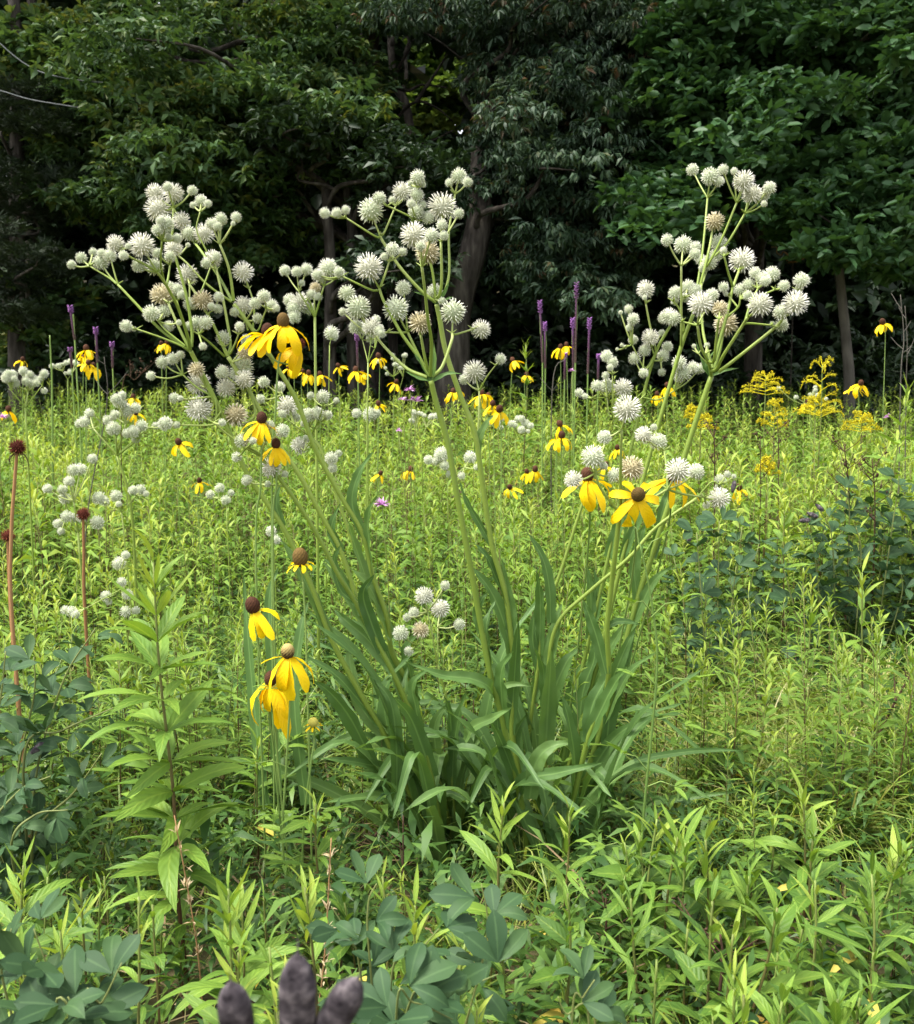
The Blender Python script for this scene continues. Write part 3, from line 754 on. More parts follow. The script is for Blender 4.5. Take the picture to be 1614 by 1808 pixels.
P = np.array([gp(a_, b_) for a_, b_ in zip(xx, Yd)]); P[:, 2] += r.uniform(0, .06, N)
M = np.array([frame((r.normal(0, 1), r.normal(0, 1), r.normal(.1, .2))) * r.uniform(.5, 1.5) for _ in range(N)])
g.scatter(b, M, P, r.normal(0, .2, N))
obj('dry_litter', g.mesh('dry_litter', MT['litter']), label='straw coloured dead stalks lying under the meadow', cat='litter', kind='stuff')

# -- individually placed near stalks (pixel of the tip, distance, leaf length, label)
NEAR = [
    (268, 985, 1.55, .14, 'tall leafy goldenrod stalk with pale yellow tip beside the drooping coneflowers'),
    (1352, 1160, 2.3, .085, 'goldenrod stalk with upright pale tip below the seeding dark bush'),
    (1388, 890, 3.0, .10, 'tall goldenrod stalk with long level leaves rising before the blue-green bush'),
    (1246, 1030, 2.9, .08, 'fine-leaved goldenrod stalk beside the compound-leaved stem'),
    (1430, 1065, 2.5, .09, 'goldenrod stalk with yellow tip in front of the blue-green bush'),
    (1520, 1010, 2.4, .10, 'bushy pale-topped goldenrod stalk in front of the blue-green bush, toward the purple stem'),
    (1595, 1490, 1.45, .115, 'stout reddish-stemmed goldenrod leaning over the grass near the purple stem'),
    (1262, 1555, 1.45, .10, 'leafy stalk with dark stem and a white fleck at its tip beside the arching straps'),
    (1420, 1400, 1.6, .095, 'slim dark-stemmed stalk with thin leaves over the bright grass'),
    (1365, 1440, 1.65, .085, 'slender stalk with narrow leaves rising beside the slim dark-stemmed one'),
    (1010, 1430, 1.55, .09, 'leafy stalk with tufted tip in front of the strap-leaf clump'),
    (885, 1415, 1.5, .10, 'leafy stalk with starry pale tip in front of the strap-leaf clump'),
    (1310, 1760, 1.1, .085, 'short pale-tipped stalk at the foot of the leafy stalks'),
    (555, 1415, 1.6, .085, 'bright leafy shoot below the small yellow bud flower'),
    (455, 1310, 1.9, .09, 'leafy shoot under the drooping yellow petals'),
    (1470, 1250, 2.2, .08, 'yellowish narrow-leaved stalk in the bright grass patch'),
    (1300, 1240, 2.1, .075, 'fine pale stalk in the bright grass patch'),
    (930, 605, 5.2, .10, 'tall leafy stalk standing out against the dark wood near the purple spikes'),
    (1600, 690, 3.3, .11, 'leaning tall leafy stalk beside the golden plumes, toward the bare grey stems'),
    (1110, 880, 3.4, .09, 'leafy stalk just behind the yellow flowers under the right umbels'),
    (40, 1530, 1.25, .10, 'leafy shoot in front of the blue-green leaflets'),
    (430, 1600, 1.3, .10, 'broad-leaved shoot beside the three black pods'),
]
rr = np.random.default_rng(77)
for x, y, Yd, L_, lab in NEAR:
    tip = at(x, y, Yd)
    lean = (rr.normal(0, .015), rr.normal(0, .015))
    if x == 268: lean = (-.03, 0)
    if x == 1595: lean = (.06, 0)
    if x == 1600: lean = (.10, 0)
    leafy_stalk(np.array([tip[0] - lean[0], tip[1] - lean[1], 0]), tip[2], 0, L_, lab, None, rr, 1.9 if x == 268 else 1.1, toward=lean)

# ---------------------------------------------------------------- rattlesnake master
def head_mesh(kind, seed, n=120):
    r = np.random.default_rng(seed); g = Geo()
    # core
    nu, nv = 10, 7
    V, A = [], []
    for i in range(nv + 1):
        for j in range(nu):
            th, ph = math.pi * i / nv, 2 * math.pi * j / nu
            V.append((.70 * math.sin(th) * math.cos(ph), .70 * math.sin(th) * math.sin(ph), .74 * math.cos(th)))
            A.append((0, 0, .30))
    Q = [(i * nu + j, i * nu + (j + 1) % nu, (i + 1) * nu + (j + 1) % nu, (i + 1) * nu + j) for i in range(nv) for j in range(nu)]
    g.add(V, [q[::-1] for q in Q], None, A)
    for k in range(n):
        z = 1 - 2 * (k + .5) / n
        if z < -.93: continue
        a = k * 2.39996
        s = math.sqrt(1 - z * z)
        d = unit(np.array([s * math.cos(a), s * math.sin(a), z]) + r.normal(0, .05, 3))
        R = frame(d)
        ln = (1.02 if kind == 'fresh' else 1.12 if kind == 'open' else 1.08) * r.uniform(.93, 1.08)
        w = .056 if kind != 'open' else .050
        b, m_, t_ = d * .66, d * (.66 + (ln - .66) * .65), d * ln + r.normal(0, .02, 3)
        x, z_ = R[:, 0], R[:, 2]
        c3 = [(math.cos(q), math.sin(q)) for q in (0, 2.094, 4.189)]
        V = [b + w * (c * x + s_ * z_) for c, s_ in c3] + [m_ + w * .85 * (c * x + s_ * z_) for c, s_ in c3] + [t_ + w * .25 * (c * x + s_ * z_) for c, s_ in c3]
        Qs = [(0, 1, 4, 3), (1, 2, 5, 4), (2, 0, 3, 5), (3, 4, 7, 6), (4, 5, 8, 7), (5, 3, 6, 8)]
        v = r.uniform(.7, 1.0)
        g.add(V, Qs, [(6, 7, 8)], [(0, 0, .30)] * 3 + [(.6, 0, v * .88)] * 3 + [(1, 0, v)] * 3)
    if kind != 'brown':            # thread-like stamens and styles
        for k in range(70 if kind == 'open' else 24):
            d = unit(r.normal(0, 1, 3))
            if d[2] < -.7: continue
            R = frame(d); w = .016; l0, l1 = .9, r.uniform(1.1, 1.25)
            V = [d * l0 + w * R[:, 0], d * l0 - w * R[:, 0], d * l1 - w * R[:, 0], d * l1 + w * R[:, 0]]
            g.add(V, [(0, 1, 2, 3)], None, [(1, 0, 1)] * 4)
    else:                          # bracts showing under the spent head
        for k in range(9):
            a = k * .7
            d = unit((math.cos(a), math.sin(a), -.35)); R = frame(d)
            g.add([d * .5 + .1 * R[:, 0], d * .5 - .1 * R[:, 0], d * 1.3], None, [(0, 1, 2)], [(1, 0, .9)] * 3)
    return g.mesh('flower_head', MT['head_' + kind], smooth=True)
HEADS = {k: [head_mesh(k, 400 + i * 7 + len(k)) for i in range(2)] for k in ('fresh', 'open', 'brown')}

def strap(g, P, w, r, face=None, var=.5):
    """long sword-like leaf swept along P"""
    P = smooth_path(P, 5); n = len(P)
    T = np.gradient(P, axis=0); T /= np.linalg.norm(T, axis=1)[:, None] + 1e-9
    t = np.linspace(0, 1, n)
    f = np.array(face if face is not None else (r.normal(0, .35), -.75, .65))
    W_ = w * (1 - t ** 2.6) ** .8 * (.75 + .25 * np.sin(t * 3.1)) / 2
    V, A = [], []
    tw = r.normal(0, .35)
    for i in range(n):
        s = unit(np.cross(T[i], f)); nn = unit(np.cross(s, T[i]))
        a = tw * (t[i] - .3); s, nn = s * math.cos(a) + nn * math.sin(a), nn * math.cos(a) - s * math.sin(a)
        wv = .10 * w * math.sin(i * 1.7 + r.normal(0, .3))
        for sg in (-1, -.5, 0, .5, 1):
            V.append(P[i] + s * sg * W_[i] * .95 + nn * (abs(sg) * W_[i] * .38 + sg * wv)); A.append((t[i], sg, var))
    Q = [(i * 5 + j, i * 5 + j + 1, i * 5 + j + 6, i * 5 + j + 5) for i in range(n - 1) for j in range(4)]
    g.add(V, Q, None, A)

def cv(org, sc):
    return lambda x, y: (org[0] + x / sc, org[1] + y / sc)
FULL = cv((0, 0), 1.0); C1 = cv((0, 280), 2.306); C3 = cv((960, 260), 2.468); C5 = cv((1160, 280), 4.757); C6 = cv((560, 290), 4.757); C7 = cv((110, 310), 4.888)
SCL = {C1: 2.306, C3: 2.468, C5: 4.757, C6: 4.757, C7: 4.888, FULL: 1.0}

class Master:
    """one flowering stalk: stem, branches, flower heads and clasping strap leaves"""
    def __init__(s, label, path, Y0, Y1, seed, r0=.0058, r1=.0042, group=None, ground=None):
        s.r = np.random.default_rng(seed)
        n = len(path)
        Ys = np.linspace(Y0, Y1, n)
        P = [at(x, y, yy) for (x, y), yy in zip(path, Ys)]
        d = P[0] - P[1]
        b = P[0] + d * (P[0][2] / max(1e-3, -d[2])) * .5 if d[2] < 0 else P[0].copy()
        b = np.array([P[0][0] * .8 + b[0] * .2, P[0][1] * .9 + b[1] * .1, 0.0]) if ground is None else np.array(ground)
        P = [b] + P
        s.base = b; s.skel = [(x, y, yy) for (x, y), yy in zip(path, Ys)]
        s.th = thing('rattlesnake_master', b, label, 'plant', group)
        g = Geo(); SP = smooth_path(P, 6); tube(g, SP, r0 * 1.05, r1, 8, .30)
        s.SP = SP
        obj('stem', g.mesh('stem', MT['master_stem'], origin=b), s.th)
        s.node = path[-1]
    def near(s, x, y):
        k = min(s.skel, key=lambda q: (q[0] - x) ** 2 + (q[1] - y) ** 2)
        return k
    def head(s, x, y, rp, Y, kind=None):
        c = at(x, y, Y); rad = max(rp, 3.0) * Y / PX * 1.02
        if kind is None:
            kind = 'open' if rp > 14 and s.r.uniform() < .75 else 'fresh'
        d = unit(np.array([s.r.normal(0, .35), s.r.normal(-.1, .3), 1]))
        R = roty(frame(np.cross(d, (1, .3, .2)), d), 0)
        obj('flower_head', HEADS[kind][int(s.r.integers(2))], s.th, m4(R, c - s.base, rad))
        return c, rad
    def branch(s, crop, path, heads, w=.0030, side=None):
        sc = SCL[crop]
        pts = [crop(*p) for p in path]
        k = s.near(*pts[0])
        if math.hypot(k[0] - pts[0][0], k[1] - pts[0][1]) > 9: pts = [k[:2]] + pts
        Y0 = k[2]
        ln = sum(math.hypot(pts[i + 1][0] - pts[i][0], pts[i + 1][1] - pts[i][1]) for i in range(len(pts) - 1))
        Y1 = Y0 + np.clip(s.r.normal(0, .055), -.1, .1) * min(1.6, ln / 110)
        Ys = np.linspace(Y0, Y1, len(pts))
        g = Geo()
        P = np.array([at(x, y, yy) for (x, y), yy in zip(pts, Ys)])
        tube(g, smooth_path(P, 5), w * 1.15, w * .8, 6, .55)
        for (x, y), yy in list(zip(pts, Ys))[1:]: s.skel.append((x, y, yy))
        end = P[-1]
        for q in range(3):          # pointed bracts at the fork
            a = s.r.uniform(0, 6.283)
            d = unit((math.cos(a), math.sin(a), .6)) * .014
            tube(g, np.array([end, end + d * .6, end + d]), .0016, .0002, 4, .7)
        for h in heads:
            x, y = crop(h[0], h[1])
            kind = h[3] if len(h) > 3 else None
            Yh = Y1 + s.r.normal(0, .02)
            c, rad = s.head(x, y, h[2] / sc, Yh, kind)
            if np.linalg.norm(c - end) > rad * .7:
                mid = (c + end) / 2 + np.array([0, 0, -.10 * abs(c[0] - end[0])])
                tube(g, smooth_path([end, mid, c], 4), .0019, .0015, 5, .85)
        obj('branch', g.mesh('branch', MT['master_stem'], origin=s.base), s.th)
        return s
    def leaf(s, pts, wpx, dY=0.0, face=None):
        k = s.near(*pts[0])
        Ys = k[2] + np.linspace(0, dY, len(pts))
        P = np.array([at(x, y, yy) for (x, y), yy in zip(pts, Ys)])
        P[:, 2] = np.maximum(P[:, 2], .02)
        g = Geo(); strap(g, P, 1.3 * wpx * k[2] / PX, s.r, face, float(np.clip(s.r.normal(.5, .15), .1, .9)))
        obj('strap_leaf', g.mesh('strap_leaf', MT['master_leaf'], origin=s.base), s.th)
        return s
    def clasp(s, n=4, lo=.14, hi=.52, L=(.13, .24)):
        """sheathing leaves rising along the lower stem"""
        for k in range(n):
            i = int((lo + (hi - lo) * (k + s.r.uniform(.2, .8)) / n) * (len(s.SP) - 1)); p = s.SP[i]
            T = unit(s.SP[min(i + 2, len(s.SP) - 1)] - s.SP[i - 1]); a = s.r.uniform(0, 6.283)
            o = np.array([math.cos(a), math.sin(a) * .7, 0]); L_ = s.r.uniform(*L) * (1.25 - .5 * k / n)
            P = np.array([p - T * .03, p + T * L_ * .22 + o * .012, p + T * L_ * .55 + o * L_ * .16, p + T * L_ * .8 + o * L_ * s.r.uniform(.25, .5)])
            g = Geo(); strap(g, P, s.r.uniform(.022, .034) * (1.15 - .4 * k / n), s.r, (-o[0] * .5 + s.r.normal(0, .4), -.8, .4), float(np.clip(s.r.normal(.45, .15), .1, .9)))
            obj('strap_leaf', g.mesh('strap_leaf', MT['master_leaf'], origin=s.base), s.th)
        return s
    def basal(s, n, Lr=(.25, .5), spread=1.0):
        if s.SP[-1][1] < 2.25: s.clasp(3)
        for _ in range(n // 4 if spread > .9 else 0):       # upright inner leaves of the clump
            a = s.r.uniform(0, 6.283); L_ = s.r.uniform(.42, .62); d = np.array([math.cos(a), math.sin(a) * .7, 0]); b = s.base + d * .03
            P = np.array([b, b + d * L_ * .08 + [0, 0, L_ * .4], b + d * L_ * .2 + [0, 0, L_ * .75], b + d * L_ * .45 + [0, 0, L_ * .98]])
            g = Geo(); strap(g, P, s.r.uniform(.026, .038), s.r, (-d[0] * .8, -d[1] * .8 - .3, .4), float(np.clip(s.r.normal(.45, .15), .1, .9)))
            obj('strap_leaf', g.mesh('strap_leaf', MT['master_leaf'], origin=s.base), s.th)
        for _ in range(n):
            a = s.r.uniform(0, 6.283); L_ = s.r.uniform(*Lr); e = s.r.uniform(.5, 1.0) * spread
            d = np.array([math.cos(a), math.sin(a) * .7, 0])
            b = s.base + d * .02
            P = np.array([b, b + d * L_ * .25 * e + [0, 0, L_ * .42], b + d * L_ * .55 * e + [0, 0, L_ * .68], b + d * L_ * .95 * e + [0, 0, L_ * s.r.uniform(.45, .85)]])
            g = Geo(); strap(g, P, s.r.uniform(.028, .042), s.r, (-d[0] * .8, -d[1] * .8 - .3, .7), float(np.clip(s.r.normal(.45, .15), .1, .9)))
            obj('strap_leaf', g.mesh('strap_leaf', MT['master_leaf'], origin=s.base), s.th)
        return s

B = 'brown'
# the left-leaning stalks
m = Master('left-leaning stalk with the highest and widest spread of white balls on the hickory side', [(770, 1500), (725, 1405), (680, 1300), (645, 1240), (585, 1128), (550, 1035), (499, 930), (438, 839), (408, 770), (377, 700), (347, 640), (337, 620)], 2.0, 1.92, 1)
m.branch(C7, [(1110, 1520), (850, 1330), (640, 1110), (480, 940)], [(330, 750, 68), (410, 690, 60)])
m.branch(C7, [(470, 935), (400, 880), (235, 780)], [(165, 710, 50), (80, 770, 40), (265, 660, 36), (340, 670, 40)], .002)
m.branch(C7, [(1100, 1500), (1010, 1320), (915, 1100)], [(860, 1035, 95, B)])
m.branch(C7, [(1105, 1500), (1080, 1380), (1000, 1140), (900, 950), (820, 830)], [(690, 605, 100), (660, 780, 60), (800, 790, 75)])
m.branch(C7, [(820, 830), (700, 760), (600, 710), (500, 640)], [(460, 590, 70), (530, 690, 45), (570, 610, 30)], .002)
m.branch(C7, [(1115, 1480), (1120, 1350), (1080, 1080), (1030, 880), (950, 600), (955, 440), (960, 280)], [(800, 150, 70), (910, 100, 45), (960, 155, 78), (1125, 130, 46), (830, 290, 102), (1030, 390, 70)])
m.branch(C7, [(880, 920), (850, 760), (860, 560)], [(890, 420, 75), (820, 470, 50), (850, 390, 45), (990, 545, 45), (915, 530, 34)], .002)
m.branch(C7, [(900, 950), (915, 880), (930, 770)], [(960, 630, 70), (930, 700, 50), (820, 670, 46)], .002)
m.branch(C7, [(1050, 1480), (860, 1400), (640, 1325)], [(550, 1300, 55), (620, 1325, 22)], .002)
m.branch(C7, [(1060, 1470), (900, 1340), (830, 1260)], [(770, 1190, 75), (880, 1170, 60), (920, 1300, 48), (1010, 1270, 28)], .002)
m.branch(C7, [(1090, 1440), (1000, 1120), (985, 1080)], [(990, 990, 60), (930, 960, 50), (1030, 1030, 40)], .002)
m.branch(C1, [(870, 970), (800, 930), (745, 880)], [(660, 830, 26), (705, 815, 26), (615, 885, 20), (735, 800, 18)], .002)
m.branch(C1, [(860, 960), (840, 930)], [(808, 915, 44), (800, 860, 32, B)], .002)
m.branch(C1, [(880, 990), (880, 1060), (860, 1085), (740, 1085)], [(675, 1080, 28), (720, 1085, 15)], .002)
m.branch(C1, [(860, 970), (770, 980)], [(710, 975, 22), (735, 975, 12)], .002)
m.branch(C1, [(900, 1030), (870, 1070)], [(810, 1020, 48)], .0022)
m.leaf([(499, 928), (488, 890), (495, 855)], 13).leaf([(585, 1128), (566, 1090), (560, 1050)], 14).leaf([(680, 1300), (640, 1250), (620, 1180), (615, 1120)], 22, .05)
m.leaf([(700, 1440), (660, 1350), (620, 1270), (585, 1225), (552, 1200)], 28, -.06).leaf([(770, 1470), (690, 1415), (640, 1408), (560, 1420)], 19, -.15).leaf([(740, 1500), (660, 1440), (560, 1385), (440, 1345), (390, 1340)], 19, -.1)
m.basal(5)
m = Master('left-leaning stalk behind the top coneflowers with a broad umbel fork', [(800, 1500), (790, 1440), (765, 1340), (720, 1250), (690, 1180), (640, 1085), (603, 976), (565, 905), (529, 839), (480, 765), (440, 690), (403, 630)], 2.03, 1.98, 2)
m.branch(C7, [(1425, 1560), (1310, 1300), (1170, 1050), (1100, 940)], [(1080, 860, 85), (1210, 1080, 85, B), (1100, 1110, 58)])
m.branch(C7, [(1430, 1560), (1450, 1430), (1390, 1080), (1330, 810)], [(1300, 720, 70), (1240, 760, 45)])
m.branch(C7, [(1400, 1560), (1270, 1440), (1180, 1370)], [(1160, 1280, 72), (1240, 1270, 60), (1090, 1300, 40), (1215, 1475, 36)], .0022)
m.branch(C7, [(1180, 1050), (1240, 900), (1290, 760)], [(1330, 700, 45)], .0018)
m.branch(C7, [(1260, 1200), (1320, 1150)], [(1350, 1050, 46), (1345, 1150, 42), (1290, 1130, 36)], .0018)
m.branch(C7, [(1430, 1540), (1400, 1480)], [(1390, 1400, 62)], .002)
m.branch(C7, [(1450, 1540), (1500, 1430), (1520, 1370)], [(1530, 1305, 44)], .0018)
m.branch(C1, [(1000, 950), (985, 930)], [(985, 850, 46), (920, 935, 36), (995, 900, 36), (905, 870, 30), (960, 880, 26)], .0022)
m.branch(C1, [(1040, 1040), (985, 1090)], [(960, 1045, 46, B)], .0022)
m.branch(C1, [(960, 870), (945, 830)], [(1000, 790, 32, B), (1005, 740, 25), (1055, 757, 13)], .002)
m.leaf([(603, 976), (585, 935), (600, 890)], 15).leaf([(640, 1085), (622, 1050), (600, 1010), (570, 985)], 16).leaf([(690, 1180), (650, 1130), (610, 1095), (590, 1075)], 20, .04)
m.leaf([(760, 1440), (700, 1370), (640, 1348), (560, 1338)], 20, -.12).leaf([(765, 1400), (735, 1330), (725, 1250), (705, 1190)], 24, .05)
m.basal(5)
m = Master('left-leaning stalk passing just behind the top yellow coneflower to the wood', [(790, 1480), (770, 1400), (736, 1240), (693, 1154), (684, 1093), (658, 1015), (641, 945), (603, 878), (559, 797), (524, 708), (488, 646), (471, 618), (445, 580), (413, 537)], 2.08, 2.02, 3)
m.branch(C7, [(1470, 1090), (1350, 870), (1190, 640), (1140, 580)], [(1090, 500, 66), (1225, 505, 80)])
m.branch(C7, [(1480, 1080), (1440, 810), (1360, 590)], [(1370, 375, 56), (1290, 420, 55), (1340, 440, 40), (1500, 360, 46), (1475, 415, 22)])
m.branch(C7, [(1460, 1090), (1250, 940), (1080, 760), (1000, 690)], [(1000, 640, 34), (1085, 600, 22)], .0022)
m.branch(C7, [(1330, 840), (1240, 640), (1160, 470), (1190, 310)], [(1200, 220, 56), (1130, 255, 30), (1258, 242, 36)], .0018)
m.branch(C1, [(1010, 700), (1000, 660)], [(990, 600, 36), (1040, 590, 26), (955, 625, 20), (975, 685, 18), (1050, 650, 22)], .002)
m.branch(C1, [(1030, 690), (1035, 600), (1015, 530)], [(990, 463, 38)], .0022)
m.branch(C1, [(1050, 700), (1070, 650), (1085, 610)], [(1075, 560, 28), (1105, 600, 28), (1125, 610, 16)], .0018)
m.leaf([(641, 945), (622, 890), (632, 840), (660, 795)], 17).leaf([(684, 1093), (660, 1050), (640, 1010)], 15).leaf([(736, 1240), (700, 1190), (680, 1140)], 20).basal(4)
m = Master('short left stalk ending in a small ball cluster below the dark-eyed coneflower', [(785, 1500), (750, 1320), (700, 1200), (628, 1065), (600, 1020), (555, 935), (505, 860), (462, 810)], 1.93, 1.82, 4, r0=.005, r1=.0036)
m.branch(C1, [(1065, 1205), (950, 1140), (870, 1075)], [(905, 1075, 16)], .0022)
m.branch(C1, [(1060, 1210), (1000, 1180)], [(985, 1150, 30), (965, 1215, 22), (1030, 1150, 16)], .002)
m.branch(C1, [(1120, 1330), (1060, 1325)], [(1005, 1310, 23), (1090, 1325, 14)], .0018)
m.branch(C1, [(1130, 1330), (1120, 1300)], [(1105, 1260, 40), (1160, 1285, 15)], .002)
m.branch(C1, [(1065, 1205), (1080, 1150)], [(1150, 1110, 30), (1100, 1085, 20)], .002)
m.leaf([(628, 1065), (600, 1040), (590, 990), (602, 960)], 14).leaf([(470, 1420), (455, 1300), (440, 1150), (430, 1010)], 20, .1).leaf([(490, 1400), (482, 1200), (475, 1060), (492, 1000)], 18, .1)
m.leaf([(540, 1420), (520, 1240), (530, 1120), (545, 1060)], 20, .1).leaf([(700, 1420), (700, 1320), (690, 1240), (660, 1200)], 22).basal(4)
m = Master('slanting stalk low on the left side with a loose cluster over its clasping leaf', [(800, 1480), (730, 1250), (660, 1060), (620, 950), (586, 850), (565, 790), (548, 772)], 2.15, 2.2, 5, r0=.0045, r1=.003)
m.branch(C1, [(1260, 1130), (1200, 1085)], [(1170, 1010, 40), (1205, 1055, 20), (1150, 1040, 18)], .0018)
m.branch(C1, [(1262, 1130), (1262, 1090)], [(1255, 1045, 30), (1290, 1040, 30), (1238, 1078, 16)], .0018)
m.branch(C1, [(1265, 1130), (1300, 1060), (1315, 1010)], [(1315, 970, 28), (1370, 985, 13), (1265, 965, 16)], .0016)
m.branch(C1, [(1290, 1100), (1310, 1070)], [(1335, 1045, 20)], .0015)
m.branch(C1, [(1265, 1150), (1240, 1190)], [(1220, 1170, 34), (1250, 1140, 18)], .0016)
m.branch(C1, [(1170, 1000), (1150, 960)], [(1140, 930, 22), (1075, 910, 25), (1060, 980, 20)], .0016)
m.branch(C1, [(1390, 1330), (1360, 1290)], [(1350, 1220, 28), (1355, 1260, 20), (1378, 1200, 15)], .0016)
m.basal(3)

# the two middle stalks
m = Master('middle stalk crossing low to the umbel with one browned ball', [(930, 1480), (915, 1390), (900, 1330), (885, 1260), (868, 1200), (850, 1110), (838, 1040), (825, 970), (808, 880), (790, 780), (770, 710), (761, 672)], 1.9, 1.82, 6, r0=.0064, r1=.0052)
m.branch(C6, [(930, 1790), (760, 1720), (600, 1570), (480, 1430)], [(460, 1370, 75), (330, 1370, 66), (345, 1210, 105), (250, 1085, 72), (215, 1240, 36)])
m.branch(C6, [(940, 1780), (850, 1620), (720, 1440), (640, 1300), (560, 1150), (520, 1040)], [(435, 870, 108)])
m.branch(C6, [(530, 1030), (570, 930), (605, 815)], [(635, 715, 60), (720, 735, 38), (565, 775, 35)], .002)
m.branch(C6, [(510, 1060), (440, 1050), (210, 940)], [(95, 870, 70), (185, 905, 46), (0, 930, 50), (30, 960, 40)], .002)
m.branch(C6, [(900, 1700), (830, 1560), (760, 1410)], [(660, 1215, 108), (725, 1040, 66)])
m.branch(C6, [(760, 1410), (700, 1415), (590, 1410)], [(520, 1400, 50), (540, 1420, 30)], .002)
m.branch(C6, [(930, 1740), (900, 1600), (870, 1430)], [(865, 1335, 92, B)])
m.branch(C6, [(950, 1780), (960, 1500), (930, 1300), (910, 1100), (880, 860)], [(930, 740, 100, B), (810, 600, 102), (870, 690, 45), (960, 600, 66)])
m.branch(C6, [(960, 1790), (1050, 1700), (1130, 1480), (1135, 1420)], [(1140, 1240, 105)])
m.branch(C6, [(1140, 1430), (1180, 1425), (1310, 1385)], [(1375, 1390, 76), (1320, 1395, 30)], .002)
m.leaf([(761, 672), (748, 650), (730, 622)], 8).leaf([(763, 670), (768, 640), (766, 605)], 8).leaf([(762, 674), (790, 660), (815, 660)], 7).leaf([(761, 672), (740, 668), (715, 655)], 6)
m.leaf([(868, 1230), (862, 1212), (830, 1198), (780, 1192), (715, 1168)], 22, -.1).leaf([(850, 1118), (842, 1085), (850, 1060), (861, 1045)], 14).leaf([(822, 1310), (835, 1285), (870, 1268), (905, 1248)], 18, -.08)
m.leaf([(915, 1395), (930, 1375), (985, 1365), (1066, 1346)], 24, -.1).leaf([(895, 1330), (880, 1290), (878, 1230)], 16).basal(5)
m = Master('tallest middle stalk with two slender paired branches and leafy wing halfway', [(925, 1420), (905, 1300), (907, 1220), (903, 1130), (890, 1040), (868, 960), (850, 840), (838, 765), (810, 690), (787, 620), (776, 560), (771, 537)], 2.0, 1.95, 7, r0=.006, r1=.0048)
m.branch(C6, [(1000, 1160), (880, 1070), (700, 870), (560, 660), (530, 600)], [(450, 390, 102)])
m.branch(C6, [(530, 610), (480, 600), (240, 450)], [(165, 410, 46), (240, 385, 38), (65, 410, 46)], .002)
m.branch(C6, [(540, 600), (570, 560), (660, 350)], [(710, 230, 72), (630, 300, 33), (790, 200, 46)], .002)
m.branch(C6, [(1010, 1150), (1045, 1000), (1040, 650)], [(1050, 510, 50), (1065, 600, 42), (1050, 365, 112), (1190, 415, 46)])
m.branch(C6, [(1020, 1150), (1075, 1060), (1110, 900), (1105, 600), (1120, 470), (1160, 250)], [(1190, 100, 66), (1110, 155, 36), (1265, 150, 43)], .0024)
m.branch(C6, [(1000, 1150), (990, 1130)], [(990, 1075, 70), (1050, 1150, 34)], .002)
m.branch(C6, [(1000, 1140), (960, 860), (880, 700), (800, 480), (830, 320), (845, 190)], [(845, 110, 64), (780, 165, 28), (890, 170, 26)], .0024)
m.branch(C6, [(800, 480), (780, 440), (590, 350)], [(520, 290, 60)], .0018)
m.branch(C6, [(800, 480), (830, 470)], [(830, 400, 66), (840, 260, 60), (930, 450, 56), (885, 340, 36), (790, 330, 40)], .002)
m.branch(FULL, [(843, 775), (846, 720), (846, 690)], [(838, 657, 19), (820, 670, 10)], .0022)
m.branch(FULL, [(846, 690), (860, 665), (875, 645)], [(884, 634, 10)], .0015)
m.leaf([(843, 800), (846, 775), (858, 750), (872, 732)], 13).leaf([(870, 965), (850, 930), (825, 885), (812, 850)], 11).leaf([(900, 1125), (902, 1085), (895, 1040), (886, 985)], 19)
m.leaf([(771, 537), (785, 515), (793, 498)], 6).leaf([(771, 537), (790, 528), (800, 524)], 5).leaf([(771, 537), (750, 522), (730, 515)], 5)
m.leaf([(906, 1240), (880, 1222), (905, 1208), (945, 1212)], 12, -.05).leaf([(920, 1420), (905, 1360), (910, 1300), (930, 1260)], 22).basal(5)

# the right stalks
m = Master('right stalk with the tall tiered umbel of white balls before the sassafras', [(990, 1450), (1030, 1380), (1070, 1260), (1095, 1170), (1125, 1060), (1150, 985), (1170, 925), (1207, 811), (1230, 740), (1256, 664)], 2.0, 1.95, 8, r0=.0062, r1=.005)
m.branch(C5, [(450, 1780), (430, 1700), (370, 1580), (340, 1400)], [(365, 1225, 96), (460, 1150, 60)])
m.branch(C5, [(340, 1400), (290, 1390), (210, 1370)], [(140, 1345, 62), (90, 1325, 58)], .002)
m.branch(C5, [(480, 1770), (530, 1600), (555, 1460)], [(580, 1390, 97, B)])
m.branch(C5, [(475, 1700), (500, 1500), (520, 1350)], [(530, 1265, 68, B)], .0024)
m.branch(C5, [(500, 1770), (560, 1650), (720, 1400), (765, 1335)], [(865, 1230, 96)])
m.branch(C5, [(740, 1370), (790, 1200), (850, 1090)], [(890, 1010, 62), (970, 970, 66), (825, 960, 52), (910, 1030, 46)], .002)
m.branch(C5, [(790, 1200), (900, 1140), (990, 1100)], [(1065, 1070, 50)], .0018)
m.branch(C5, [(730, 1385), (800, 1385), (960, 1400)], [(1050, 1400, 58), (970, 1390, 26)], .002)
m.branch(C5, [(520, 1790), (640, 1700), (990, 1420), (1060, 1340)], [(1040, 1290, 66), (1165, 1215, 96)])
m.branch(C5, [(1060, 1340), (1130, 1250), (1190, 1110)], [(1215, 1025, 68), (1195, 1090, 36)], .002)
m.branch(C5, [(470, 1760), (405, 1540), (380, 1380), (370, 1100), (390, 1020), (430, 900)], [(490, 815, 56), (440, 875, 66), (370, 850, 46), (390, 920, 40)], .0026)
m.branch(C5, [(430, 900), (540, 840)], [(520, 710, 72), (545, 785, 42)], .0018)
m.branch(C5, [(480, 1700), (590, 1300), (640, 1080), (690, 940)], [(715, 855, 97)], .0028)
m.branch(C5, [(640, 1080), (600, 960), (565, 820)], [(560, 770, 30)], .002)
m.branch(C5, [(590, 1330), (680, 1250), (700, 1180)], [(700, 1105, 56), (770, 1060, 56), (765, 1150, 42)], .002)
